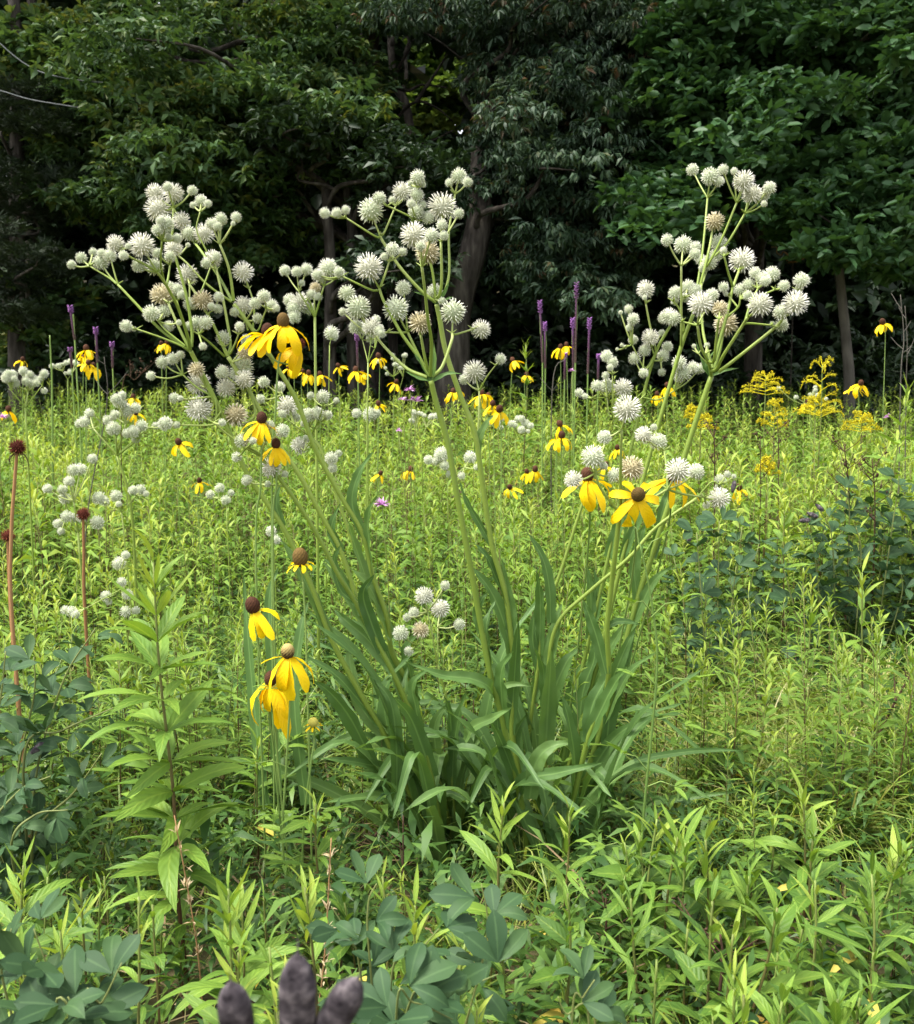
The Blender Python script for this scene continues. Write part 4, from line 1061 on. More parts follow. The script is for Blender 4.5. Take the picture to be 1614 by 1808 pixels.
m.branch(C5, [(680, 1250), (600, 1150)], [(560, 1080, 45), (580, 1135, 22)], .0018)
m.branch(C5, [(430, 1730), (350, 1640)], [(310, 1575, 20)], .0012)
m.branch(C5, [(440, 1730), (410, 1640)], [(420, 1570, 26)], .0012)
m.leaf([(1256, 664), (1245, 645), (1262, 618)], 9).leaf([(1256, 664), (1280, 654), (1305, 650)], 5).leaf([(1256, 664), (1240, 640), (1228, 600)], 6)
m.leaf([(1070, 1320), (1080, 1240), (1100, 1180), (1120, 1120)], 26).leaf([(1125, 1060), (1120, 1000), (1130, 950), (1140, 920)], 18).leaf([(1150, 985), (1170, 900), (1180, 870), (1195, 800)], 18, .05)
m.leaf([(1080, 1440), (1150, 1450), (1230, 1480), (1320, 1505)], 20, -.12).leaf([(1030, 1450), (1130, 1420), (1200, 1410), (1320, 1395)], 15, -.1).basal(5)
m = Master('right stalk rising highest to three thin upper clusters over the sassafras leaves', [(975, 1450), (1020, 1300), (1060, 1150), (1098, 990), (1118, 915), (1140, 830), (1167, 734), (1203, 612), (1224, 555)], 2.06, 2.03, 9, r0=.0052, r1=.0036)
m.branch(C5, [(205, 1470), (205, 1200), (205, 900)], [(220, 725, 76), (85, 685, 52), (325, 740, 46), (320, 805, 50)], .0024)
m.branch(C5, [(300, 1300), (380, 800), (425, 330)], [(300, 95, 52), (450, 150, 76), (520, 190, 46)], .0024)
m.branch(C5, [(305, 1290), (430, 800), (468, 590)], [(485, 530, 76, B)], .0026)
m.branch(C5, [(420, 900), (550, 660), (670, 370)], [(730, 190, 80), (730, 235, 52), (555, 95, 46), (648, 105, 30)], .0024)
m.branch(C5, [(440, 860), (590, 710), (740, 460)], [(800, 300, 76), (900, 315, 46), (945, 250, 56), (900, 380, 28), (775, 290, 50)], .0024)
m.branch(C5, [(230, 1430), (190, 1270), (140, 1200)], [(155, 1130, 60), (150, 1200, 34)], .002)
m.branch(C5, [(220, 1450), (200, 1230), (230, 1170)], [(260, 1080, 62), (325, 1110, 56), (230, 1170, 40)], .002)
m.leaf([(1098, 990), (1110, 930), (1090, 880)], 14).leaf([(1020, 1310), (1030, 1220), (1050, 1160), (1045, 1100)], 22).basal(4)
m = Master('right stalk with small scattered balls, standing on the purple spike side', [(960, 1450), (1000, 1300), (1040, 1130), (1075, 980), (1095, 880), (1114, 795), (1138, 690), (1159, 620), (1183, 576)], 2.2, 2.2, 10, r0=.0048, r1=.003)
m.branch(C3, [(550, 780), (560, 760)], [(545, 740, 36), (520, 745, 24)], .002)
m.branch(C3, [(490, 890), (460, 760), (445, 680)], [(445, 620, 36), (440, 655, 12)], .0022)
m.branch(C3, [(480, 910), (440, 960), (385, 860)], [(390, 840, 22), (390, 750, 28), (370, 705, 20), (335, 720, 10), (375, 785, 18)], .0018)
m.branch(C3, [(470, 940), (430, 990)], [(395, 920, 28), (440, 885, 28), (435, 985, 22)], .0018)
m.branch(C3, [(385, 860), (350, 875)], [(320, 880, 8), (340, 862, 9), (355, 870, 9)], .0013)
m.branch(C3, [(480, 900), (470, 870)], [(465, 830, 35), (515, 810, 16)], .0018)
m.branch(C3, [(480, 930), (510, 930)], [(520, 910, 28), (540, 870, 25), (515, 980, 18)], .0018)
m.branch(C3, [(440, 1060), (380, 1110), (345, 1090)], [(345, 1050, 38)], .0018)
m.branch(C3, [(430, 1090), (300, 1180), (275, 1090)], [(275, 1040, 32), (230, 1040, 25), (270, 995, 18)], .0016)
m.branch(C3, [(275, 1090), (210, 1095)], [(155, 1070, 20), (180, 1085, 14)], .0014)
m.branch(C3, [(300, 1150), (300, 990)], [(275, 910, 28), (300, 938, 26), (290, 960, 16)], .0016)
m.branch(C3, [(500, 1100), (570, 1060)], [(590, 940, 33), (610, 985, 36), (590, 1005, 22), (650, 960, 28), (680, 965, 24)], .0018)
m.leaf([(1040, 1130), (1055, 1060), (1048, 1000)], 16).leaf([(1000, 1310), (1010, 1220), (1035, 1160)], 20).basal(3)
m = Master('near right stalk ending among the three yellow coneflowers, with fuzzy white balls', [(1000, 1470), (1020, 1380), (1040, 1300), (1068, 1230), (1075, 1180), (1072, 1110), (1080, 1030), (1086, 980), (1094, 908)], 1.85, 1.72, 11, r0=.0054, r1=.0042)
m.branch(C3, [(335, 1600), (250, 1490), (225, 1420)], [(215, 1350, 52), (130, 1450, 38), (310, 1430, 34), (262, 1390, 20)], .0022)
m.branch(C3, [(335, 1600), (335, 1400), (340, 1230)], [(365, 1140, 54), (265, 1265, 32)], .0026)
m.branch(C3, [(340, 1595), (365, 1500)], [(385, 1400, 53, B)], .0026)
m.branch(C3, [(345, 1600), (440, 1550), (540, 1490)], [(585, 1410, 52), (665, 1415, 38)], .0024)
m.branch(C3, [(540, 1490), (600, 1510), (700, 1525)], [(765, 1530, 44), (710, 1560, 18)], .002)
m.branch(C3, [(540, 1490), (535, 1400), (525, 1320)], [(500, 1285, 40), (435, 1255, 36), (480, 1220, 16)], .002)
m.leaf([(1075, 1105), (1090, 1098), (1110, 1098), (1130, 1103)], 11).leaf([(1070, 1190), (1055, 1130), (1040, 1085), (1030, 1060)], 19).leaf([(1040, 1310), (1045, 1250), (1070, 1200), (1095, 1160)], 24)
m.leaf([(960, 1545), (1040, 1512), (1125, 1508), (1190, 1530), (1240, 1570)], 25, -.12).leaf([(935, 1410), (945, 1350), (970, 1320), (1012, 1310)], 27).leaf([(1120, 1345), (1160, 1335), (1240, 1325), (1322, 1325)], 11).basal(5)
m = Master('yellowish bent stalk bowing out under the near right coneflowers', [(960, 1400), (965, 1290), (968, 1180), (985, 1100), (1040, 1045), (1110, 985), (1160, 930), (1230, 880)], 1.98, 1.95, 12, r0=.0046, r1=.003)
m.branch(C3, [(730, 1460), (765, 1470)], [(770, 1450, 26), (800, 1425, 16), (828, 1435, 12), (760, 1480, 15)], .0016)
m.leaf([(972, 1100), (970, 1040), (958, 985), (928, 935)], 18).leaf([(965, 1290), (975, 1230), (1000, 1170), (1022, 1145)], 26).basal(3)
m = Master('pale straight stalk between the middle and right stalks topped by one ball', [(930, 1400), (935, 1290), (950, 1180), (960, 1090), (990, 1010), (1025, 900), (1040, 860), (1062, 800)], 2.1, 2.12, 13, r0=.0045, r1=.003)
m.branch(FULL, [(1062, 800), (1068, 785)], [(1068, 772, 12), (1050, 800, 9)], .0018)
m.leaf([(950, 1180), (940, 1120), (950, 1060)], 14).leaf([(935, 1290), (915, 1240), (925, 1190)], 18).basal(3)

# further stalks standing apart in the meadow
def far_master(label, node, base_px, Y, clusters, seed, w=.0032, mid=None, sc=1.0):
    p0 = gp(base_px, Y)
    bx, by = proj(p0)
    path = [(bx * .6 + node[0] * .4, by * .55 + node[1] * .45)] + ([mid] if mid else []) + [node]
    m = Master(label, path, Y, Y, seed, w, w * .75, None, p0)
    for cp, hs in clusters: m.branch(FULL, [node, cp], hs, w * .55)
    m.basal(3, (.2, .4), .8)
    return m
def cl(r, cx, cy, n, sp, rad):
    return [(cx + r.normal(0, sp), cy + r.normal(0, sp * .7), rad * r.uniform(.65, 1.15)) for _ in range(n)]
q = np.random.default_rng(91)
far_master('dark-stemmed stalk of white balls left of the dry brown stem, below the purple spikes', (207, 805), 255, 2.55, [((165, 757), [(150, 745, 11), (158, 730, 9), (140, 748, 8)]), ((205, 770), [(200, 757, 13), (190, 742, 9)]),
    ((222, 748), [(212, 710, 12), (224, 725, 13), (240, 720, 9), (205, 705, 10), (203, 733, 9), (215, 698, 8)]), ((245, 775), [(235, 762, 11), (250, 752, 11), (225, 765, 9), (240, 775, 8)]), ((262, 755), [(292, 748, 13), (275, 752, 7)])], 31, .0042, (232, 900))
far_master('stalk of white balls with the dark seed head behind its umbel', (138, 940), 150, 2.45, [((120, 905), [(115, 880, 11), (118, 912, 11), (102, 925, 9), (130, 915, 9), (108, 938, 7)]), ((150, 925), [(172, 923, 13), (143, 915, 9)]),
    ((130, 885), [(84, 863, 9), (110, 865, 9), (122, 850, 10), (130, 830, 11), (142, 829, 11), (163, 810, 9)])], 32, .0038)
far_master('thin stalk of balls next to the seed-head stalk over the indigo leaves', (215, 905), 240, 2.5, [((185, 890), [(175, 880, 12), (185, 885, 9)]), ((205, 885), [(205, 876, 11), (210, 890, 6)]), ((240, 875), [(235, 866, 9), (248, 865, 10), (258, 872, 6)])], 33, .0022)
far_master('low cluster of small white balls half hidden behind the tall goldenrod stalk', (215, 1040), 235, 2.3, [((212, 1010), [(210, 995, 12), (222, 980, 8)]), ((215, 1030), [(215, 1028, 9), (225, 1050, 10)]), ((195, 1055), [(187, 1053, 10), (192, 1063, 6)]), ((225, 1075), [(222, 1080, 10), (240, 1078, 8)]), ((150, 1075), [(115, 1077, 8), (127, 1080, 10), (133, 1085, 8)])], 34, .0022)
far_master('crowded cluster of white balls by the dry rust seed head', (45, 720), 55, 3.1, [((20, 690), cl(q, 18, 662, 9, 11, 9)), ((50, 690), cl(q, 48, 665, 8, 11, 9)), ((75, 680), [(78, 660, 8), (72, 668, 6), (78, 690, 6)])], 35, .0036)
far_master('straight stalk of white balls with one dark shrivelled ball above the coneflowers', (556, 560), 558, 2.7, [((528, 515), [(503, 478, 10), (524, 480, 10), (541, 476, 11), (533, 500, 6)]), ((545, 525), [(528, 535, 17), (520, 560, 12), (545, 545, 12), (520, 545, 14), (512, 530, 12)]), ((572, 505), [(579, 474, 16), (600, 484, 10), (565, 490, 9)]), ((555, 530), [(557, 508, 10, B), (550, 520, 9), (562, 524, 8)])], 36, .0048)
far_master('thin stalk with a single white ball, right of the straight stalk', (582, 610), 570, 3.2, [((584, 600), [(585, 588, 13), (590, 594, 8)])], 37, .002)
far_master('slim stalk with a nest of balls under the big middle umbel', (650, 640), 640, 3.0, [((640, 600), [(632, 577, 11), (644, 580, 11), (655, 598, 9), (625, 575, 8)]), ((662, 615), [(664, 564, 8), (672, 578, 6)]), ((655, 600), [(660, 590, 13), (648, 585, 10), (675, 590, 7)])], 38, .003)
far_master('slim stalk ending in a pair of white balls above the meadow', (650, 750), 648, 3.3, [((645, 738), [(630, 730, 9)]), ((652, 738), [(653, 732, 13), (665, 730, 8)])], 39, .003)
far_master('small stalk of seven balls low in the middle of the strap-leaf clump', (773, 1173), 815, 2.0, [((735, 1140), [(708, 1118, 15), (743, 1113, 15, B), (722, 1150, 9)]), ((773, 1108), [(777, 1075, 16), (811, 1103, 11)]), ((755, 1080), [(749, 1053, 16), (786, 1034, 9), (731, 1081, 10), (719, 1090, 8)])], 40, .0026, (800, 1290))
far_master('lone small white ball on a thin stem beside the left stalks', (650, 1030), 660, 2.3, [((649, 1024), [(648, 1017, 9)])], 41, .0016)
far_master('pale ball cluster in the field behind the middle stalks', (790, 850), 800, 3.6, [((775, 825), [(757, 812, 9), (780, 802, 14), (770, 815, 8)]), ((800, 830), [(785, 822, 9), (795, 838, 8)]), ((820, 825), [(830, 808, 12), (843, 825, 7), (815, 840, 7)])], 42, .0026)
far_master('flat row of small balls in the field right of the middle stalks', (910, 775), 905, 4.4, [((885, 760), cl(q, 880, 748, 6, 9, 6)), ((915, 765), cl(q, 912, 750, 7, 10, 6.5)), ((930, 765), [(928, 748, 8), (937, 752, 6)])], 43, .0024)
far_master('small three-ball stalk in the field under the dark-eyed coneflowers', (400, 895), 405, 3.0, [((385, 880), [(371, 873, 8), (388, 862, 9)]), ((403, 890), [(399, 883, 9), (408, 870, 6)])], 44, .0018)
far_master('pair of white balls beside the olive cone', (483, 960), 490, 2.6, [((482, 950), [(479, 938, 10)]), ((485, 960), [(487, 953, 9)])], 45, .0018)
far_master('distant white ball stalk by the bare grey leaning stem', (120, 670), 118, 5.0, [((110, 655), cl(q, 100, 640, 6, 9, 5)), ((128, 658), cl(q, 128, 650, 6, 9, 5))], 46, .003)
far_master('distant ball stalk at the foot of the dark wood, hickory side', (705, 690), 700, 5.5, [((695, 665), cl(q, 690, 645, 7, 10, 4.5)), ((712, 665), cl(q, 700, 625, 5, 10, 4))], 47, .0028)
far_master('distant ball stalk in the field before the lilac blooms', (745, 775), 748, 4.5, [((735, 755), cl(q, 735, 735, 6, 8, 6)), ((752, 755), cl(q, 755, 738, 6, 8, 6))], 48, .0024)
far_master('distant ball stalk beyond the golden plumes', (1430, 730), 1432, 5.0, [((1420, 715), cl(q, 1410, 690, 5, 14, 4)), ((1440, 715), cl(q, 1438, 700, 5, 12, 4))], 49, .0024)

# ---------------------------------------------------------------- coneflowers
PETALS = [blade(1, w, 6, dr, .18, 'petal', tw, .05).mesh('petal', MT['petal']) for w, dr, tw in ((.31, .45, .1), (.35, .75, -.3), (.28, .25, .35), (.32, 1.0, .2))]
def cone_mesh(mat, elong, seed):
    r = np.random.default_rng(seed); g = Geo(); nu, nv = 22, 16; V, A = [], []
    for i in range(nv + 1):
        for j in range(nu):
            th, ph = math.pi * i / nv, 2 * math.pi * (j + (i % 2) * .5) / nu
            bump = 1 + (.07 if (i + j) % 2 else -.03) * math.sin(th) + r.normal(0, .02)
            V.append((math.sin(th) * math.cos(ph) * bump, math.sin(th) * math.sin(ph) * bump, math.cos(th) * elong * (1 + r.normal(0, .01))))
            A.append(((1 + math.cos(th)) / 2, 0, .5 + (.22 if (i + j) % 2 else -.2)))
    Q = [((i + 1) * nu + j, (i + 1) * nu + (j + 1) % nu, i * nu + (j + 1) % nu, i * nu + j) for i in range(nv) for j in range(nu)]
    return g.add(V, Q, None, A).mesh('cone', MT[mat], smooth=False)
CONES = {k: cone_mesh('cone_' + k, e, 500 + i) for i, (k, e) in enumerate((('dark', 1.3), ('olive', 1.35), ('tan', 1.25), ('young', 1.0), ('rust', .95)))}

CONES['rust'] = HEADS['brown'][0].copy(); CONES['rust'].materials[0] = MT['cone_rust']
def flower(th, base, c, rad, kind, petals, tilt, r, plen=None):
    """cone part with its ray petals as sub-parts; petals: list of (azimuth, sag, length) or a number"""
    up = unit(tilt); X = unit(np.cross((0, 1, .01), up)); Yv = np.cross(up, X)
    R = np.stack([X, Yv, up], 1)
    co = obj('cone', CONES[kind], th, m4(R, c - base, rad))
    if isinstance(petals, int):
        petals = [(k / petals * 6.283 + r.normal(0, .2), r.uniform(.55, 1.15), r.uniform(.8, 1.15)) for k in range(petals)]
    for a, sag, ln in petals:
        d = np.array([math.cos(a) * math.cos(sag), math.sin(a) * math.cos(sag), -math.sin(sag)])
        Rp = roty(frame(d), r.normal(0, .25))
        p = np.array([math.cos(a) * .5, math.sin(a) * .5, -.85])
        obj('petal', PETALS[int(r.integers(4))], co, m4(Rp, p, ln * (plen or 4.7)))
    return co

def leaf_pinnate(th, base, p, d, L, r, n=5, name='leaflet', mat=None, W=.24):
    """compound leaf of lance leaflets on a rachis"""
    d = unit(d); side = unit(np.cross(d, (0, 0, 1)))
    g = Geo(); tip = p + d * L; tube(g, np.array([p, (p + tip) / 2 + [0, 0, .01], tip]), .0013, .0007, 4, .5)
    obj('leaf_stalk', g.mesh('leaf_stalk', MT['thin_stem'], origin=base), th)
    for k in range(n):
        if k == 0: dd, q, l = d, tip, L * .75
        else:
            sg = 1 if k % 2 else -1; tt = .95 - .33 * ((k - 1) // 2)
            dd = d * .75 + side * sg * .8 + np.array([0, 0, r.normal(.05, .15)]); q = p + d * L * tt; l = L * r.uniform(.55, .8)
        obj(name, LEAF_PIN[int(r.integers(3))], th, m4(roty(frame(dd), r.normal(0, .3)), q - base, l))
LEAF_PIN = [blade(1, w, 6, d, .25, 'lance', tw, .02).mesh('leaflet', MT['goldenrod_leaf']) for w, d, tw in ((.27, .3, .2), (.24, .6, -.2), (.3, .15, .1))]

def coneflower(label, c_px, Y, stem_px, flowers, seed, leaves=0, w=.0022, group=None):
    """flowers: list of (x, y, radius px, kind, petals, tilt)"""
    r = np.random.default_rng(seed)
    Yb = stem_px[0][2] if len(stem_px[0]) > 2 else Y
    base = gp(stem_px[0][0], Yb)
    nst = len(stem_px)
    dep = lambda i: Yb + (Y - Yb) * i / nst
    th = thing('coneflower', base, label, 'flower', group)
    for k, (x, y, rp, kind, pet, tilt) in enumerate(flowers):
        Yf = Y + (k * .02)
        c = at(x, y, Yf); rad = rp * Yf / PX
        mid = [at(q_[0], q_[1], dep(i_ + 1)) for i_, q_ in enumerate(stem_px[1:])] if k == 0 else ([at(*stem_px[-1], Y)] if len(stem_px) > 1 else [])
        st = [base] + mid if k == 0 else mid
        if not st: st = [base]
        end = c - unit(tilt) * rad * .9
        g = Geo(); tube(g, smooth_path(st + [end - unit(tilt) * .03, end], 6), w * (1 if k == 0 else .8), w * .7, 6, .5)
        obj('stem', g.mesh('stem', MT['thin_stem'], origin=base), th)
        flower(th, base, c, rad, kind, pet, tilt, r)
    for k in range(leaves):
        a = r.uniform(0, 6.283); z = r.uniform(.1, .5)
        leaf_pinnate(th, base, base + np.array([0, 0, z * 1.0]), (math.cos(a), math.sin(a), .3), r.uniform(.06, .10), r)
    return th

PI = math.pi
# azimuth 0 = right, -PI/2 = toward the viewer
coneflower('wide-open yellow coneflower with olive cone, highest of the three-flower spray', None, 1.86, [(470, None), (480, 900), (487, 720), (492, 640)],
           [(500, 566, 10.5, 'olive', [(-PI / 2, .95, 1.05), (-PI / 2 - .7, .75, 1.15), (-PI / 2 + .8, .8, 1.3), (PI - .1, .55, 1.3), (0.15, .6, 1.25), (-PI / 2 - 1.2, .7, 1.2), (PI / 2, .6, 1.0)], (0, -.1, 1)),
            (472, 583, 10, 'dark', [(PI + .1, .25, 1.25), (PI - .5, .3, 1.1), (-PI / 2 - .6, .85, 1.1), (-PI / 2, 1.0, 1.0), (PI + .6, .55, 1.2)], (.12, .1, 1)),
            (530, 607, 9, 'rust', [(-PI / 2, 1.1, 1.1), (-PI / 2 - .8, .9, 1.3), (PI + .2, .9, 1.3), (-PI / 2 + .6, 1.2, 1.3), (PI / 2 + .5, .9, 1.1), (PI - .3, .8, 1.2)], (.35, 0, 1))], 51, 2)
coneflower('yellow coneflower with tall dark cone and level petals, under the left umbels', None, 1.80, [(455, None), (452, 1000), (460, 860), (462, 790)],
           [(462, 738, 9, 'dark', [(PI + .1, .35, 1.0), (PI + .7, .7, 1.0), (-PI / 2, 1.15, 1.0), (-PI / 2 + .7, .9, .95), (0, .6, 1.05), (-PI / 2 - .5, 1.0, .9), (.5, .5, .9)], (.05, -.1, 1))], 52, 1)
coneflower('small yellow coneflower with blunt dark cone just above a white ball', None, 1.82, [(480, None), (482, 980), (488, 860), (488, 815)],
           [(487, 783, 8, 'dark', [(PI + .3, .75, .85), (-PI / 2 - .4, 1.0, .9), (-PI / 2 + .3, 1.1, .95), (-.2, .8, 1.0), (-.7, .9, .95), (PI - .4, .6, .8)], (.02, -.15, 1))], 53, 1)
coneflower('coneflower with large olive cone and only short stub petals', None, 1.72, [(540, None), (545, 1300), (540, 1120), (536, 1040)],
           [(530, 984, 13.5, 'olive', [(k / 9 * 6.283 + .2, .15 + .1 * (k % 3), .34 + .06 * (k % 2)) for k in range(9)], (-.06, -.1, 1))], 54, 2)
coneflower('coneflower with bald-topped dark cone and four hanging petals on one side', None, 1.74, [(500, None), (492, 1420), (474, 1240), (455, 1130)],
           [(446, 1069, 13, 'dark', [(-PI / 2 - .5, 1.15, .85), (-PI / 2 + .35, 1.2, .95), (-PI / 2 + .7, 1.0, 1.0), (.05, .45, .75)], (-.25, -.1, 1))], 55, 2)
coneflower('drooping yellow coneflower with tan egg-shaped cone over its darker neighbour', None, 1.66, [(505, None), (500, 1500), (505, 1360), (512, 1240)],
           [(508, 1150, 12, 'tan', [(-PI / 2 - .35, 1.1, 1.2), (-PI / 2 + .1, 1.25, 1.45), (PI + .5, .95, 1.25), (PI - .2, .3, .9), (-.5, .95, 1.3), (0.1, .7, 1.25)], (0, -.12, 1))], 56, 1)
coneflower('ragged coneflower with dark cone and long ribbon petals behind the tan cone', None, 1.74, [(512, None), (504, 1480), (492, 1360), (483, 1260)],
           [(478, 1198, 11.5, 'dark', [(PI + .3, 1.1, 1.7), (PI + .9, 1.2, 1.1), (-PI / 2, 1.2, 1.0), (-PI / 2 + .8, .9, 1.6), (-.3, .75, 1.2), (-.7, .95, 1.9)], (.12, -.1, 1))], 57, 1)
coneflower('unopened small coneflower with yellow green button and tiny petals', None, 1.68, [(520, None), (535, 1480), (549, 1350)],
           [(553, 1275, 9, 'young', [(k / 8 * 6.283, -.05 + .2 * (k % 2), .34) for k in range(8)], (0, -.3, 1))], 58, 1)
coneflower('yellow coneflower half behind a white ball, left of the face-on one', None, 1.80, [(980, None, 2.2), (1000, 1300), (1030, 1060), (1041, 930)],
           [(1037, 838, 11, 'dark', [(PI + .2, .45, 1.0), (-PI / 2 - .5, 1.05, 1.1), (-PI / 2, 1.15, 1.15), (-PI / 2 + .6, .9, 1.25), (0, .6, 1.1), (PI - .4, .4, .9), (.5, .4, 1.0)], (-.1, -.1, 1))], 59, 1)
coneflower('yellow coneflower turned face-on to show its round dark eye', None, 1.68, [(1010, None, 2.2), (1050, 1330), (1098, 1120), (1122, 970)],
           [(1127, 873, 12, 'olive', [(PI - .1, .1, .85), (PI + .8, .35, 1.0), (-PI / 2 - .2, .7, 1.25), (-PI / 2 + .7, .55, 1.3), (0, .2, .9), (1.0, .1, .8), (PI - .9, .05, .8), (-PI / 2 - .8, .6, 1.1)], (.05, -.85, .55))], 60, 1)
coneflower('yellow coneflower almost hidden behind white balls, right of the face-on one', None, 1.80, [(1030, None, 2.25), (1090, 1250), (1150, 1050), (1182, 920)],
           [(1187, 838, 11, 'dark', [(PI, .45, 1.1), (PI + .5, .6, 1.3), (-PI / 2, 1.0, 1.0), (-.6, .8, 1.1), (0, .45, 1.2), (PI - .6, .5, 1.0)], (.1, -.1, 1))], 61, 1)

# distant yellow coneflowers in the field, one plant each
fl = [(40, 634, 4.8), (152, 614, 4.6), (148, 630, 4.7), (156, 640, 4.5), (165, 645, 4.7), (285, 606, 4.4), (295, 604, 4.3), (520, 640, 5.0), (545, 658, 5.0), (510, 648, 5.2), (565, 660, 4.8), (535, 655, 5.1), (597, 645, 5.0), (628, 652, 4.6), (640, 658, 4.8), (668, 628, 4.6),
      (700, 674, 4.8), (668, 712, 4.4), (905, 635, 5.2), (930, 660, 5.6), (990, 612, 4.9), (1000, 608, 5.1), (800, 690, 5.0), (812, 688, 5.4), (850, 693, 3.6), (862, 698, 3.8), (870, 712, 3.4), (882, 722, 3.3), (988, 748, 3.6), (992, 768, 3.5), (985, 772, 3.7),
      (1520, 676, 4.6), (1512, 684, 4.8), (1558, 568, 4.4), (1178, 680, 4.5), (1160, 695, 4.4), (315, 780, 3.6), (15, 722, 4.0), (352, 848, 3.6), (240, 728, 4.4), (235, 700, 5), (945, 828, 3.8), (930, 832, 4.0), (900, 860, 4.2), (1070, 820, 3.9), (1425, 710, 5.0), (1090, 790, 4.3), (725, 828, 4.4), (672, 835, 4.2), (1305, 860, 4.0)]
GR = 'small yellow coneflowers out in the field'
q = np.random.default_rng(63)
for k, (x, y, Yd) in enumerate(fl):
    npet = 6
    pets = [(j / npet * 6.283 + q.normal(0, .25), q.uniform(.3, 1.1), q.uniform(.85, 1.2)) for j in range(npet)]
    coneflower('small yellow coneflower ' + landmark(x, Yd), None, Yd, [(x + q.normal(0, 8), None), (x + q.normal(0, 3), y + 40)],
               [(x, y, q.uniform(.0085, .012) * PX / Yd, 'dark', pets, (q.normal(0, .2), q.normal(-.1, .2), 1))], 700 + k, 0, .0018, GR)

# spent seed heads of the left edge
def seed_head(label, px, path, Y, rp, kind, droop, seed):
    r = np.random.default_rng(seed); base = gp(path[0], Y)
    th = thing('seed_head_stalk', base, label, 'dead flower')
    c = at(*px, Y); rad = rp * Y / PX
    g = Geo(); tube(g, smooth_path([base] + [at(x, y, Y) for x, y in path[1:]] + [c], 6), .0042, .003, 7, .55)
    obj('stem', g.mesh('stem', MT['dry_stem'], origin=base), th)
    co = obj('cone', CONES[kind], th, m4(np.eye(3), c - base, rad * .92))
    for k in range(droop):
        a = k / droop * 6.283 + r.normal(0, .3)
        p = np.array([math.cos(a) * .5, math.sin(a) * .5, -.75])
        P = smooth_path([p, p + [math.cos(a) * .5, math.sin(a) * .5, -.5], p + [math.cos(a) * .55 + r.normal(0, .2), math.sin(a) * .5, -1.2 - r.uniform(0, .8)]], 4)
        g = Geo(); tube(g, P, .07, .03, 4, .4)
        obj('dried_petal', g.mesh('dried_petal', MT['dark_stem']), co)
    return th
seed_head('rust red dome seed head with shrivelled hanging petals on a dry stem', (31, 790), [25, (22, 1100), (20, 950), (26, 850)], 2.0, 16, 'rust', 9, 81)
seed_head('rust seed head low beside the taller domed one', (14, 946), [22, (24, 1150), (16, 1020)], 2.15, 13, 'rust', 5, 82)
seed_head('dark maroon seed head tucked among the white balls', (147, 908), [150, (150, 1080), (148, 980)], 2.4, 13, 'rust', 0, 83)

# ---------------------------------------------------------------- blazing star spikes, goldenrod plumes, bergamot
def blazing_star(label, top, bot, Y, seed, n=90, group=None):
    r = np.random.default_rng(seed); T = at(*top, Y); b = at(bot[0], bot[1], Y); base = np.array([b[0] + (b[0] - T[0]) * .4, Y, 0])
    th = thing('blazing_star', base, label, 'flower', group)
    P = smooth_path([base, b, (b + T) / 2 + [r.normal(0, .004), 0, 0], T], 8)
    g = Geo(); tube(g, P, .004, .0022, 6, .5); obj('stem', g.mesh('stem', MT['thin_stem'], origin=base), th)
    g = Geo()
    for k in range(n):
        t = k / n; a = k * 2.4
        c = b + (T - b) * t
        rad = (.010 if t > .8 else .0078) * (1 - .25 * t); L_ = .017 if t > .78 else .008
        d = unit((math.cos(a), math.sin(a), .8)); R = frame(d)
        V = [c + d * .002 + .004 * R[:, 0], c + d * .002 - .004 * R[:, 0], c + d * L_ + .0035 * R[:, 0], c + d * L_ - .0035 * R[:, 0], c + d * L_ * .6 + .004 * R[:, 2]]
        g.add(V, None, [(0, 1, 4), (0, 4, 2), (1, 3, 4), (2, 4, 3), (0, 2, 3), (0, 3, 1)], [(t, 0, .5)] * 5)
    tube(g, np.array([b + (T - b) * t for t in np.linspace(0, 1, 8)]), .0048, .0035, 7, .4)
    obj('flower_spike', g.mesh('flower_spike', MT['liatris'], origin=base), th)
    for k in range(12):
        t = r.uniform(.15, .8); p = base + (b - base) * t; a = r.uniform(0, 6.283)
        obj('leaf', LEAF_NARROW, th, m4(frame((math.cos(a), math.sin(a), .7)), p - base, r.uniform(.08, .14)))
LEAF_NARROW = blade(1, .05, 4, .5, .3, 'strap').mesh('leaf', MT['grass'])
for k, (lab, top, bot, Yd) in enumerate((
        ('tallest purple blazing star spike with bright open tip before the dark wood', (1018, 500), (1016, 640), 4.6),
        ('purple blazing star spike standing apart on the middle stalk side of the tall spike', (953, 532), (958, 640), 4.8),
        ('short purple spike pressed against the tallest blazing star', (1011, 563), (1012, 650), 4.9),
        ('purple blazing star spike on the sassafras side of the tallest spike', (1041, 563), (1038, 660), 4.7),
        ('very short purple spike below the yellow blooms by the tallest spike', (998, 625), (997, 670), 5.0),
        ('stubby dark purple spike, last of the group toward the right stalks', (1057, 627), (1056, 670), 5.0),
        ('slim purple spike behind the short one of the group', (962, 570), (963, 650), 5.2),
        ('tall leaning purple spike on a grey stem near the cedar', (124, 542), (132, 600), 4.2),
        ('purple spike beside the field coneflowers near the cedar', (169, 580), (172, 640), 4.5),
        ('short purple spike right of the field coneflowers near the cedar', (198, 606), (199, 650), 4.7),
        ('low purple spike left of the leaning one near the cedar', (124, 616), (127, 650), 4.7),
        ('purple tip peeping between the white balls above the coneflowers', (630, 592), (632, 650), 4.7))):
    blazing_star(lab, top, bot, Yd, 800 + k)

